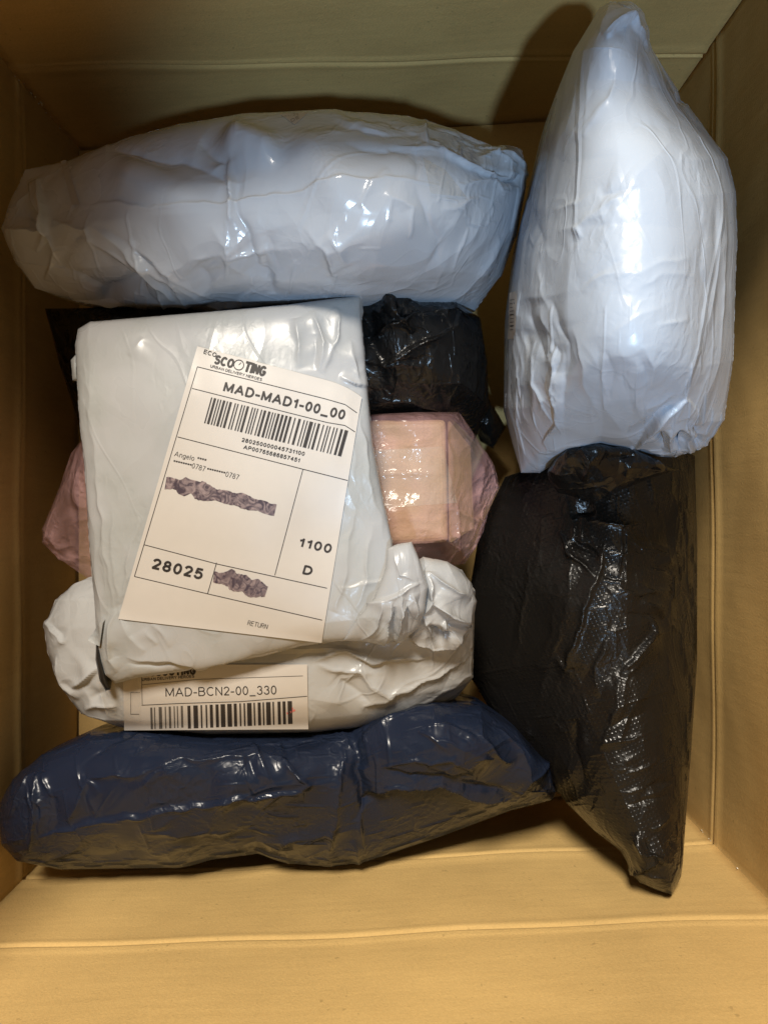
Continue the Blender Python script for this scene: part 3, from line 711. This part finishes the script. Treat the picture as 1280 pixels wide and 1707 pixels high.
# ------------------------------------------------------------------ right big mailer
rm = thing('poly_mailer', 'big bulging blue-white plastic mailer standing highest against the right side of the box', 'mailer', (.12, .1, 0))
_, XR, bR = bag('film', BLUEW, rm,
    top=[(1000, 12, .228), (1018, 4, .23), (1050, 6, .23), (1072, 22, .228)],
    right=[(1072, 22, .228), (1086, 80, .215), (1130, 150, .19), (1175, 215, .18), (1212, 262, .18), (1226, 320, .18), (1228, 400, .18), (1222, 600, .18), (1207, 700, .175), (1180, 742, .17)],
    bottom=[(868, 788, .13), (900, 788, .135), (945, 760, .15), (1000, 745, .16), (1060, 752, .165), (1125, 762, .17), (1180, 742, .17)],
    left=[(1000, 12, .228), (955, 85, .215), (925, 160, .19), (888, 300, .16), (862, 400, .14), (846, 520, .13), (842, 680, .125), (868, 788, .13)],
    heights=[(1040, 60, .262), (1020, 160, .272), (1030, 280, .282), (1120, 320, .283), (940, 330, .258), (1080, 450, .289), (1160, 450, .276), (920, 500, .246), (1080, 600, .285), (895, 640, .215), (1150, 640, .265), (1000, 690, .252), (900, 730, .19), (1120, 720, .228)],
    size=(60, 90), ex=(.010, .006), regions=[(1120, 740, 60, .06, .0), (900, 680, 60, .02, .006), (1030, 60, 40, .02, .02), (1040, 280, 60, .006, .006), (960, 560, 80, .012, .0), (1200, 520, 60, .0, .01)],
    marks=[('r', [(1000, 60), (1045, 30), (1078, 80)], 2.10, 8.8), ('g', [(1048, 15), (1060, 50), (1082, 82)], 2.62, 7.6), ('g', [(1010, 58), (1048, 34)], 1.58, 7.6),
           ('g', [(1122, 158), (1145, 175)], 2.10, 8.8), ('r', [(1130, 190), (1150, 215), (1190, 260)], 1.31, 10.1),
           ('r', [(1070, 300), (1010, 345), (960, 380), (940, 410)], 1.05, 15.2), ('g', [(1065, 310), (1020, 320), (1000, 330)], 1.05, 11.3),
           ('r', [(960, 372), (968, 400)], 1.31, 5.1), ('g', [(960, 480), (1040, 430), (1070, 400)], 0.84, 17.7), ('r', [(1060, 480), (1100, 460), (1160, 458)], 0.68, 8.8), ('r', [(1090, 440), (1155, 430)], 0.63, 7.6), ('r', [(1100, 545), (1150, 530)], 0.79, 7.6),
           ('g', [(878, 500), (892, 560), (910, 600)], 2.10, 15.2), ('r', [(900, 510), (915, 560), (930, 655)], 1.58, 8.8), ('r', [(885, 560), (895, 640), (925, 720)], 1.58, 10.1), ('g', [(880, 330), (905, 420)], 1.58, 15.2),
           ('r', [(905, 400), (900, 480), (935, 560)], 1.05, 12.7), ('r', [(955, 545), (975, 640), (1000, 700)], 0.84, 11.3), ('r', [(1000, 590), (1010, 680), (1040, 730)], 0.73, 10.1),
           ('g', [(1055, 735), (1090, 700), (1145, 665)], 3.68, 12.7), ('r', [(1040, 720), (1080, 680), (1150, 655)], 1.58, 10.1),
           ('g', [(1100, 715), (1103, 745)], 2.62, 6.4), ('g', [(1125, 722), (1138, 752)], 3.15, 6.4), ('g', [(1150, 695), (1146, 740)], 2.62, 6.4), ('g', [(1170, 730), (1160, 750)], 2.62, 6.4),
           ('r', [(890, 760), (920, 745), (1000, 735)], 1.58, 8.8), ('r', [(1180, 280), (1205, 400), (1200, 600)], 1.31, 15.2), ('g', [(1162, 260), (1172, 400), (1176, 600), (1180, 680)], 1.05, 15.2)]
        + streaks((1000, 640), (.25, 1), 120, 12, 90, .8, 11, 3) + streaks((900, 600), (.1, 1), 170, 9, 35, 1.4, 9, 4) + streaks((1030, 430), (1, -.5), 130, 6, 120, .7, 12, 5)
        + streaks((1120, 735), (.15, 1), 45, 10, 75, 2.4, 6, 7) + [('g', [(1098, 712), (1106, 752)], 4.5, 5), ('g', [(1126, 716), (1136, 756)], 5, 5), ('r', [(1112, 712), (1120, 756)], 4, 6), ('r', [(1146, 716), (1150, 752)], 4, 6), ('g', [(1160, 705), (1164, 748)], 4.5, 6), ('f', [(1060, 748), (1092, 704), (1150, 664)], 5, 16), ('f', [(905, 740), (930, 700), (925, 620)], 3, 14), ('f', [(1082, 84), (1050, 30), (1005, 62)], 4, 12)] + streaks((970, 180), (-.45, 1), 150, 5, 30, .9, 11, 8),
    seed=6, ep=(1.0, .9), zbot=.03, dmax=.009, kb=.02, suck=1e-5, sigma=80)
lb, lbb = patch('label', PAPER, rm, bR, [(849, 488), (862, 484), (858, 565), (846, 565)], 5, 14, .0006, 3)
ik = Ink(lbb)
for i in range(9): ik.strip((849.5+i*.05, 500+i*6.2), (857.0, 500+i*6.2-1), [1.2, 2.4, 1.0][i % 3], 3)
ik.build('print', INK, lb)

# ------------------------------------------------------------------ lower white mailer
lm = thing('poly_mailer', 'crumpled white mailer with a partly covered barcode label, under the largest labelled mailer', 'mailer', (-.08, -.09, 0))
_, XL, bL = bag('film', LOWW, lm,
    top=[(150, 962, .12), (250, 950, .13), (400, 940, .14), (600, 935, .14), (700, 932, .15), (770, 950, .15)],
    right=[(770, 950, .15), (792, 985, .145), (790, 1060, .13), (788, 1130, .12), (760, 1165, .11)],
    bottom=[(165, 1200, .12), (200, 1213, .12), (350, 1226, .125), (520, 1222, .125), (620, 1212, .12), (700, 1192, .115), (760, 1165, .11)],
    left=[(150, 962, .12), (92, 1000, .12), (74, 1045, .12), (80, 1090, .12), (105, 1150, .12), (135, 1190, .12), (165, 1200, .12)],
    heights=[(120, 1060, .145), (200, 1150, .158), (350, 1170, .166), (480, 1165, .166), (400, 1050, .168), (600, 1130, .160), (720, 1080, .155), (740, 980, .175), (620, 1000, .165)],
    size=(72, 30), ex=(.013, .013), regions=[(740, 1010, 60, .05, .05), (120, 1060, 50, .015, .015), (600, 1120, 80, .02, .01), (190, 1190, 30, .03, .03)],
    calm=[(290, 1170, 75), (380, 1170, 75), (460, 1170, 75)], ep=(.7, .6),
    marks=[('r', [(155, 965), (110, 980), (95, 1000)], 2, 7), ('g', [(85, 1040), (108, 1068)], 4, 7), ('r', [(80, 1035), (100, 1065), (108, 1075)], 4, 8), ('f', [(165, 1110), (150, 1125), (125, 1148)], 4, 14),
           ('r', [(92, 1095), (110, 1140), (132, 1165)], 4, 7), ('r', [(140, 1180), (165, 1175), (195, 1180)], 3, 8), ('g', [(150, 1165), (180, 1150)], 3, 9), 
           ('f', [(710, 1095), (620, 1100), (575, 1085), (520, 1100)], 3.5, 16), ('r', [(590, 1110), (620, 1140), (660, 1165)], 4, 12), ('r', [(600, 1180), (680, 1150), (785, 1090)], 3, 12),
           ('r', [(640, 1200), (720, 1160), (788, 1125)], 2.5, 10), ('g', [(560, 1130), (620, 1170)], 3, 14), ('r', [(520, 1105), (560, 1120), (640, 1118)], 2.5, 9)],
    seed=8, zbot=.02, dmax=.010, sigma=60)
# its crumpled mouth, bunched up at the right end
bag('crumpled_mouth', LOWW, lm,
    top=[(688, 940, .170), (705, 928, .172), (745, 936, .170), (768, 950, .165)],
    right=[(768, 950, .165), (785, 972, .16), (794, 1003, .155), (784, 1040, .155), (788, 1046, .155), (775, 1070, .15)],
    bottom=[(682, 1068, .165), (705, 1085, .160), (735, 1092, .155), (760, 1082, .15), (775, 1070, .15)],
    left=[(688, 940, .170), (700, 990, .175), (690, 1030, .17), (682, 1068, .165)],
    heights=[(720, 960, .183), (770, 990, .180), (720, 1020, .182), (750, 1030, .172), (740, 1070, .172)],
    size=(26, 32), ex=(.03, .03), seed=14, zbot=.13, ep=(.8, .8), dmax=.009, kb=.05,
    marks=[('r', [(710, 952), (740, 975), (782, 1000)], 4, 6), ('f', [(786, 1042), (745, 1020), (718, 1002)], 7, 12), ('g', [(715, 1040), (735, 1060), (760, 1055)], 8, 12), ('r', [(710, 1025), (725, 1080)], 4, 6),
           ('r', [(715, 955), (718, 1000), (705, 1035)], 5, 6), ('g', [(755, 1030), (748, 1060)], 5, 7), ('r', [(742, 1030), (738, 1055)], 4, 4), ('r', [(685, 1065), (720, 1083), (755, 1075), (780, 1045)], 5, 7)])
def edge2(u, v): return np.array([0, -4*math.sin(math.pi*u)*0])
lb2, lbb2 = patch('label', PAPER, lm, bL, [(205, 1108), (512, 1108), (514, 1216), (207, 1218)], 60, 24, .0008, 30)
ik = Ink(lbb2)
ik.text('MAD-BCN2-00_330', (276, 1162), (461, 1158), 15, .11, up=(-.02, -1))
ik.strip((236, 1176), (300, 1173), 1.0); ik.strip((300, 1173), (400, 1170), 1.0); ik.strip((400, 1170), (512, 1161), 1.0)
ik.strip((236, 1112), (237, 1175), .8); ik.strip((218, 1155), (234, 1155), .8); ik.strip((218, 1155), (218, 1192), .8); ik.strip((218, 1191), (232, 1191), 1.0)
ik.strip((236, 1142), (330, 1133), .7); ik.strip((330, 1133), (505, 1127), .7)
ik.text('URBAN DELIVERY HEROES', (237, 1136), (324, 1130), 5, .17)
ik.build('print', INK, lb2)
ik = Ink(lbb2); rng = random.Random(12)
wd = [rng.choice([1, 1, 2, 2, 3]) if i % 2 == 0 else rng.choice([1, 1, 1.5, 2]) for i in range(53)]
ik.bars((312, 1177), (487, 1169), (1, 38), wd[:39], .9); ik.build('barcode', INK, lb2)
ik = Ink(lbb2); ik.bars((250, 1180), (305, 1177), (1, 36), [2, 1, 1, 2.5, 3, 2, 1, 2, 2, 2, 1, 1.5, 1, 2, 2], .8); ik.build('barcode', GREYINK, lb2)
ik = Ink(lbb2); ik.text('SCOOTING', (250, 1128), (326, 1125), 13, .27); ik.build('logo_print', INK, lb2)
ik = Ink(lbb2); ik.strip((478, 1190), (492, 1184), 3); ik.strip((482, 1195), (488, 1180), 2); ik.build('red_smear', REDINK, lb2)
patch('clear_tape', TAPE, lm, bL, [(160, 1125), (234, 1128), (234, 1205), (178, 1196)], 24, 24, .0018, 1)

# ------------------------------------------------------------------ centre labelled mailer
cm = thing('poly_mailer', 'flat white mailer with the large shipping label, topmost of the stack in the middle', 'mailer', (-.08, -.02, 0))
_, XC, bC = bag('film', WHITE, cm,
    top=[(130, 548, .165), (150, 536, .166), (350, 519, .17), (480, 507, .17), (560, 496, .172), (601, 492, .172)],
    right=[(601, 492, .172), (604, 540, .172), (612, 640, .172), (622, 740, .172), (640, 840, .172), (655, 905, .172), (662, 960, .172), (670, 1030, .170), (640, 1066, .168)],
    bottom=[(192, 1140, .162), (230, 1130, .165), (330, 1117, .168), (420, 1100, .168), (500, 1078, .168), (560, 1070, .168), (640, 1066, .168)],
    left=[(130, 548, .165), (125, 575, .165), (131, 680, .165), (141, 780, .165), (148, 900, .165), (157, 1000, .165), (163, 1080, .163), (175, 1125, .162), (192, 1140, .162)],
    heights=[(170, 600, .192), (300, 600, .196), (450, 600, .198), (560, 600, .192), (200, 800, .193), (400, 800, .200), (560, 760, .195), (210, 1000, .190), (400, 1000, .197), (560, 1000, .190), (250, 1090, .186), (450, 1060, .188), (610, 900, .186)],
    size=(62, 72), ex=(.007, .004), regions=[(560, 560, 45, .03, .005), (600, 860, 50, .012, .004), (200, 900, 60, .006, .0), (640, 1000, 50, .04, .03), (190, 1060, 40, .02, .01), (520, 540, 50, .012, .0)],
    calm=[(360, 640, 70), (480, 680, 80), (330, 760, 90), (480, 820, 100), (330, 880, 100), (430, 960, 100), (280, 980, 90), (400, 1040, 80)], ep=(.26, .24),
    marks=[('r', [(490, 530), (497, 575), (502, 612)], 2.2, 6), ('r', [(520, 520), (540, 575), (533, 622)], 2.5, 6), ('r', [(566, 510), (560, 570), (540, 625)], 2.0, 6), ('g', [(530, 560), (525, 620)], 1.5, 7), ('r', [(585, 565), (590, 600), (600, 640)], 2.2, 8),
           ('r', [(565, 625), (590, 638), (612, 640)], 2.5, 5), ('r', [(305, 700), (318, 660), (326, 600)], .7, 6), ('r', [(140, 600), (160, 760), (172, 900), (176, 1000)], 1.5, 10), ('r', [(185, 850), (190, 940), (196, 1010)], 1.0, 6), ('r', [(230, 860), (210, 960), (196, 1012)], 1.2, 6), ('r', [(172, 880), (182, 960), (190, 1015)], 1.0, 5),
           ('r', [(575, 650), (588, 740), (590, 800)], 1.0, 8), ('r', [(552, 640), (560, 720), (555, 800)], .7, 9), ('r', [(600, 680), (615, 800), (640, 900)], 1.5, 8), ('r', [(590, 850), (575, 960), (560, 1020)], 1.3, 7), ('r', [(620, 870), (610, 960), (590, 1030)], 1.2, 7), ('r', [(195, 1015), (185, 1060), (182, 1100), (200, 1118)], 3, 7), ('r', [(210, 1095), (330, 1112), (420, 1098)], 2.4, 9), ('g', [(210, 1105), (340, 1118), (440, 1098)], 2.0, 6),
           ('r', [(200, 1010), (215, 1060), (240, 1085)], 1.8, 9), ('r', [(240, 1045), (260, 1075)], 1.0, 6), ('r', [(255, 1040), (285, 1080)], 1.0, 6), ('r', [(215, 590), (240, 560)], .7, 8), ('f', [(560, 980), (600, 975), (645, 968)], .8, 10)],
    seed=9, zbot=.15, dmax=.008, kb=.06, sigma=70, calmamt=.75)
# folded, bunched corner at lower right of it
bag('folded_corner', WHITE, cm,
    top=[(646, 914, .190), (662, 907, .190), (686, 903, .190)],
    right=[(686, 903, .190), (700, 935, .190), (713, 978, .188), (708, 1015, .186), (700, 1044, .182)],
    bottom=[(572, 1068, .180), (610, 1070, .179), (640, 1076, .178), (655, 1068, .178), (668, 1074, .178), (684, 1058, .178), (700, 1044, .182)],
    left=[(646, 914, .190), (642, 950, .190), (622, 1000, .189), (596, 1030, .187), (572, 1068, .180)],
    heights=[(668, 940, .198), (680, 1000, .200), (650, 1045, .194), (610, 1050, .190)],
    size=(30, 32), ex=(.014, .006), regions=[(655, 1045, 35, .07, .02)], seed=17, zbot=.172, ep=(.6, .6), dmax=.007, kb=.03,
    marks=[('f', [(600, 1010), (645, 1000), (706, 972)], 2.5, 10), ('r', [(640, 1000), (628, 1040), (600, 1070)], 2.5, 5), ('r', [(655, 1000), (648, 1045), (640, 1074)], 3, 4), ('r', [(672, 995), (668, 1040), (660, 1070)], 3, 4),
           ('r', [(690, 990), (695, 1040)], 2.5, 4), ('g', [(660, 1010), (655, 1065)], 3, 4), ('g', [(682, 1000), (680, 1055)], 3, 4), ('r', [(690, 1000), (668, 1028), (664, 1060)], 3, 4), ('r', [(655, 915), (665, 960), (700, 975)], 1.5, 6)])
# torn lip and inner black lining at the lower left corner
o = patch('torn_lip', WHITE, cm, bC, [(168, 1036), (173, 1028), (166, 1078), (146, 1068)], 4, 8, .003, 0)[0]
bag('torn_edge', DARKHOLE, cm,
    top=[(160, 1068, .172), (166, 1060, .172)], right=[(166, 1060, .172), (170, 1100, .17), (178, 1130, .168), (184, 1150, .166)],
    bottom=[(176, 1152, .164), (184, 1150, .166)], left=[(160, 1068, .172), (159, 1100, .168), (166, 1135, .166), (176, 1152, .164)],
    heights=[(165, 1100, .176), (172, 1135, .172)], size=(5, 14), ex=(.05, .03), seed=2, zbot=.155, levels=2)
# small torn tabs at the top corners
bag('torn_lip', WHITE, cm, top=[(118, 600, .166), (127, 590, .168)], right=[(127, 590, .168), (130, 636, .168)],
    bottom=[(121, 634, .166), (130, 636, .168)], left=[(118, 600, .166), (121, 634, .166)], heights=[(124, 615, .171)], size=(4, 10), seed=2, zbot=.160, levels=2)
bag('torn_lip', WHITE, cm, top=[(584, 500, .176), (592, 490, .178), (603, 493, .176)], right=[(603, 493, .176), (606, 520, .175), (602, 536, .174)],
    bottom=[(590, 530, .176), (602, 536, .174)], left=[(584, 500, .176), (590, 530, .176)], heights=[(597, 510, .183)], size=(6, 10), seed=2, zbot=.168, levels=2, ex=(.04, .04))

# the large label: paper follows the film and rolls over its right edge
def edgeL(u, v):
    # straight top edge that dips where the paper bends down at the right
    k = max(0, u-.78)/.22
    return np.array([-4.0*k*k*(1-v), 12*k*k*(1-v)])
lb, lbb = patch('label', PAPER, cm, bC, [(329, 577), (607, 650), (536, 1072), (197, 1032)], 60, 80, .0007, 8, edgeL)
ik = Ink(lbb)
up = (.29, -1)
ik.text('ECO', (338.8, 589), (360, 595.5), 7.6, .18, up=up)
ik.text('URBAN DELIVERY HEROES', (350, 612), (436, 635), 5, .16, up=up)
ik.text('MAD-MAD1-00_00', (371, 652), (573, 700), 17, .20, up=up)
ik.text('280250000045731100', (402, 736), (507, 760), 7, .19, up=up)
ik.text('AP00765686857451', (405, 748), (499, 771), 7, .19, up=up)
ik.text('Angelo ****', (290, 760), (342, 773), 8.6, .09, up=up)
ik.text('********', (288, 773), (318, 780), 7, .13, up=up); ik.text('0787', (319, 780), (341, 786), 8.8, .09, up=up)
ik.text('********', (344, 786), (374, 793), 7, .13, up=up); ik.text('0787', (375, 794), (397, 800), 8.8, .09, up=up)
ik.text('1100', (496, 911), (551, 923), 16, .21, up=up)
ik.text('D', (503, 957), (519, 960), 16, .22, up=up)
ik.text('28025', (251, 948), (336, 967), 19, .21, up=up)
ik.text('RETURN', (412, 1042), (445, 1049), 8, .09, up=up)
for a, b, w in [((329, 611), (540, 664), 1.1), ((540, 664), (575, 674), 1.1), ((575, 674), (605, 695), 1.1),
                ((320, 647), (545, 704), 1.1), ((545, 704), (575, 709), 1.1), ((575, 709), (603, 727), 1.1),
                ((296, 728), (505, 782), 1.1), ((505, 782), (592, 804), 1.1), ((240, 908), (361, 940), 1.1), ((361, 940), (551, 982), 1.1),
                ((224, 961), (346, 990), 1.1), ((346, 990), (537, 1034), 1.1), ((505, 782), (458, 959), 1.1), ((361, 938), (346, 990), 1.1), ((329, 611), (224, 961), 1.0)]:
    ik.strip(a, b, w)
ik.build('print', INK, lb)
ik = Ink(lbb); ik.text('SCO', (356, 606), (387, 614), 16, .23, up=up, slant=.06); ik.text('TING', (406, 618.5), (440, 628), 18, .23, up=up, slant=.06)
for k in range(24):    # stopwatch ring over the O
    a0, a1 = 2*math.pi*k/24, 2*math.pi*(k+1)/24
    ik.strip((398+8.3*math.cos(a0), 608+8.3*math.sin(a0)), (398+8.3*math.cos(a1), 608+8.3*math.sin(a1)), 1.5, 1)
ik.strip((399, 599), (400, 595), 3, 1); ik.strip((396, 594), (404, 596), 2, 1); ik.strip((398, 608), (402, 604), 1, 1)
ik.build('logo_print', INK, lb)
ik = Ink(lbb); rng = random.Random(7)
wd = []
for i in range(75): wd.append(rng.choice([1, 1, 1, 2, 2, 3]) if i % 2 == 0 else rng.choice([1, 1, 1.3, 2]))
ik.bars((352, 662), (581, 718), (-12, 43), wd, .88); ik.build('barcode', INK, lb)
# marker smears that hide the address
def smear(spine, rads, seed, n=60):
    ik = Ink(lbb); rr = random.Random(seed); spine = [np.array(p, float) for p in spine]
    up_, lo_ = [], []
    ls = [0]
    for a, b in zip(spine[:-1], spine[1:]): ls.append(ls[-1]+np.linalg.norm(b-a))
    for i in range(n+1):
        t = ls[-1]*i/n; k = min(len(spine)-2, max(j for j in range(len(ls)) if ls[j] <= t+1e-9))
        f = (t-ls[k])/(ls[k+1]-ls[k]); c = spine[k]*(1-f)+spine[k+1]*f; d = spine[k+1]-spine[k]; q = np.array([-d[1], d[0]])/np.linalg.norm(d)
        r = rads[k]*(1-f)+rads[k+1]*f
        ru = r*(.82+.30*abs(math.sin(i*.31+seed))+.14*rr.random()); rl = r*(.82+.28*abs(math.sin(i*.27+2*seed))+.14*rr.random())
        up_.append(c-q*ru); lo_.append(c+q*rl)
    for i in range(n):
        for j in range(4):
            f0, f1 = j/4, (j+1)/4
            m = lambda U, Lo, f: U*(1-f)+Lo*f
            ik.poly([m(up_[i], lo_[i], f0), m(up_[i], lo_[i], f1), m(up_[i+1], lo_[i+1], f1), m(up_[i+1], lo_[i+1], f0)])
    return ik.build('marker_smear', MARKER, lb)
smear([(276, 805), (295, 808), (306, 811), (320, 811), (330, 816), (342, 821), (370, 827), (400, 834), (430, 843), (459, 850)], [9, 9, 14, 10, 16, 12, 9, 11, 9, 9], 1)
smear([(356, 962), (372, 964), (384, 966), (400, 972), (420, 980), (438, 984), (444, 986)], [8, 9, 15, 13, 14, 12, 8], 5, 36)

# ------------------------------------------------------------------ navy bag
nb = thing('navy_bag', 'long crinkled navy blue plastic bag lying along the near side of the box', 'plastic bag', (-.08, -.18, 0))
bag('film', NAVY, nb,
    top=[(2, 1338, .135), (22, 1300, .13), (70, 1258, .125), (150, 1222, .12), (230, 1214, .12), (350, 1222, .12), (500, 1222, .12), (585, 1216, .12), (640, 1188, .125), (720, 1168, .125), (800, 1176, .12), (860, 1215, .11), (905, 1265, .105)],
    right=[(905, 1265, .105), (922, 1285, .105), (928, 1320, .10), (920, 1334, .10)],
    bottom=[(28, 1436, .13), (100, 1450, .11), (300, 1447, .10), (400, 1428, .10), (430, 1424, .10), (480, 1440, .10), (550, 1446, .10), (612, 1437, .10), (740, 1393, .095), (850, 1352, .095), (920, 1334, .10)],
    left=[(2, 1338, .135), (-2, 1360, .135), (2, 1408, .135), (28, 1436, .13)],
    heights=[(70, 1340, .155), (200, 1290, .165), (350, 1290, .170), (500, 1290, .168), (590, 1300, .150), (680, 1260, .172), (800, 1240, .170), (860, 1290, .145), (300, 1390, .150), (500, 1390, .145), (720, 1350, .130), (100, 1400, .150)],
    size=(96, 30), ex=(.018, .022), regions=[(590, 1270, 50, .04, .02), (700, 1290, 60, .015, .03), (80, 1340, 50, .03, .01), (900, 1300, 30, .02, .03), (400, 1280, 90, .006, .016)],
    marks=[('f', [(60, 1400), (110, 1382), (200, 1362), (300, 1345), (400, 1332), (500, 1318), (560, 1300)], 3, 18), ('r', [(68, 1285), (62, 1330), (55, 1390), (50, 1425)], 4, 7), ('r', [(66, 1282), (30, 1330), (12, 1370)], 3, 7), ('r', [(75, 1285), (85, 1330)], 2.5, 6),
           ('r', [(170, 1330), (150, 1300), (240, 1290), (300, 1270), (400, 1265), (470, 1260)], 3, 12), ('r', [(470, 1262), (500, 1300), (520, 1315)], 4, 7), ('r', [(110, 1370), (150, 1300)], 3, 8),
           ('g', [(585, 1215), (592, 1260), (600, 1320), (612, 1430)], 7, 12), ('r', [(590, 1245), (630, 1215), (700, 1185), (740, 1178)], 4, 8), ('r', [(575, 1250), (560, 1340), (548, 1440)], 4, 9),
           ('r', [(640, 1282), (690, 1262), (750, 1262), (790, 1285)], 3, 10), ('g', [(640, 1284), (720, 1285), (790, 1292)], 4, 5), ('f', [(860, 1335), (790, 1322), (740, 1300), (690, 1300), (640, 1315), (606, 1330)], 7, 20),
           ('r', [(800, 1220), (820, 1250), (850, 1275)], 2.5, 5), ('r', [(825, 1210), (860, 1250), (885, 1290)], 2.5, 5), ('f', [(920, 1268), (880, 1300), (855, 1336)], 5, 14), ('g', [(740, 1295), (800, 1310), (860, 1322)], 4, 6),
           ('r', [(610, 1345), (600, 1380), (612, 1430)], 4, 6), ('r', [(590, 1400), (600, 1440)], 3, 8), ('g', [(600, 1345), (640, 1330)], 4, 8), ('r', [(440, 1425), (480, 1400), (540, 1395)], 2, 10)]
        + streaks((250, 1290), (1, -.45), 120, 8, 90, 1.8, 10, 31) + streaks((480, 1270), (.5, 1), 70, 7, 110, 1.8, 9, 32) + streaks((760, 1230), (1, .5), 110, 6, 60, 1.8, 9, 33) + streaks((330, 1390), (1, -.15), 160, 5, 40, 1.5, 14, 34) + streaks((90, 1340), (.25, 1), 100, 6, 60, 1.8, 8, 35),
    seed=31, ep=(.9, .9), suck=1e-5, kb=.01, zbot=.01, dmax=.011, sigma=60)

# ------------------------------------------------------------------ large black bag at right
rb = thing('black_bag', 'large embossed black plastic bag lying along the right side below the blue-white mailer', 'plastic bag', (.12, -.12, 0))
bag('film', BLACKE, rb,
    top=[(842, 795, .08), (900, 775, .10), (980, 755, .12), (1060, 740, .12), (1120, 738, .11), (1158, 760, .10)],
    right=[(1158, 760, .10), (1162, 900, .09), (1162, 1100, .09), (1152, 1250, .11), (1142, 1380, .135), (1138, 1440, .15), (1135, 1462, .155)],
    bottom=[(1066, 1472, .152), (1095, 1484, .155), (1120, 1493, .155), (1135, 1462, .155)],
    left=[(842, 795, .08), (800, 880, .07), (780, 1000, .07), (785, 1130, .07), (850, 1240, .08), (930, 1325, .10), (990, 1385, .12), (1035, 1420, .14), (1066, 1472, .152)],
    heights=[(880, 880, .105), (860, 1050, .10), (960, 850, .140), (1060, 900, .150), (960, 950, .150), (1050, 1050, .162), (950, 1100, .150), (1000, 1200, .158), (1090, 1200, .165), (1060, 1330, .172), (1100, 1420, .176), (1120, 950, .13), (1130, 1100, .13), (900, 1180, .115)],
    size=(50, 96), ex=(.018, .018), regions=[(1000, 950, 70, .02, .02), (1080, 1230, 60, .004, .02), (1100, 1440, 40, .03, .03), (1000, 820, 60, .02, .02), (1050, 1080, 60, .008, .01)],
    marks=[('r', [(935, 885), (950, 920), (990, 965)], 4, 7), ('r', [(1010, 905), (1002, 950), (985, 990), (970, 1050), (945, 1110)], 4, 8), ('g', [(955, 900), (1000, 930)], 4, 9), ('r', [(1000, 965), (1050, 970), (1110, 1000)], 3, 8), ('r', [(1020, 975), (1060, 990), (1115, 985)], 2.5, 6),
           ('r', [(1050, 900), (1070, 915), (1110, 925), (1120, 950)], 3, 7), ('g', [(1060, 940), (1120, 955)], 3, 8), ('f', [(1035, 1125), (1060, 1090), (1090, 1055), (1085, 1030)], 4, 12), ('r', [(1070, 1000), (1100, 1020), (1108, 1032)], 4, 5), ('r', [(1035, 1125), (1025, 1180), (1005, 1250)], 3, 10),
           ('r', [(925, 1090), (948, 1112), (965, 1050)], 3, 7), ('r', [(980, 870), (1080, 875)], 2.5, 10), ('r', [(1085, 800), (1088, 850)], 2, 12), ('g', [(950, 860), (990, 850)], 4, 14),
           ('g', [(960, 1200), (955, 1260), (975, 1330)], 4, 18), ('r', [(1085, 1390), (1120, 1360)], 2, 6), ('r', [(1055, 1400), (1080, 1425), (1120, 1440)], 3, 6), ('r', [(1050, 1455), (1100, 1440)], 3, 6), ('r', [(1040, 1440), (1120, 1470)], 2, 6)]
        + streaks((1060, 1260), (1, -.35), 75, 9, 90, 1.4, 7, 21) + streaks((1030, 1150), (-.35, 1), 170, 6, 60, 2.0, 12, 22) + streaks((1060, 960), (1, .3), 90, 6, 70, 2.0, 9, 23) + streaks((1090, 1420), (.6, 1), 60, 6, 40, 1.8, 6, 24) + streaks((880, 1050), (-.2, 1), 200, 5, 60, 1.5, 18, 25),
    seed=41, suck=1e-5, kb=.01, ep=(.9, .8), zbot=.008, dmax=.011, sigma=70)
bag('knotted_top', BLACK, rb,
    top=[(925, 765, .175), (945, 745, .185), (990, 738, .19), (1050, 745, .185), (1075, 758, .175)],
    right=[(1075, 758, .175), (1105, 775, .165), (1132, 783, .155), (1090, 795, .15)],
    bottom=[(915, 800, .155), (930, 822, .15), (985, 832, .15), (1040, 815, .15), (1090, 795, .15)],
    left=[(925, 765, .175), (914, 785, .165), (915, 800, .155)],
    heights=[(950, 770, .195), (1000, 780, .196), (1050, 775, .188), (1000, 810, .18), (945, 805, .18)],
    size=(46, 22), ex=(.03, .03), seed=43, zbot=.14, ep=(.7, .7), dmax=.010, kb=.04,
    marks=[('r', [(970, 745), (985, 765), (1000, 755)], 4, 5), ('r', [(985, 765), (975, 790), (978, 805)], 4, 5), ('r', [(940, 825), (980, 832), (1010, 812), (1050, 790)], 4, 7), ('r', [(1040, 800), (1045, 775), (1080, 772), (1110, 782)], 4, 6), ('g', [(1000, 775), (1060, 760)], 4, 8), ('r', [(925, 790), (960, 780)], 3, 6)])

for o in ROOTS:
    if '_w' in o: del o['_w']
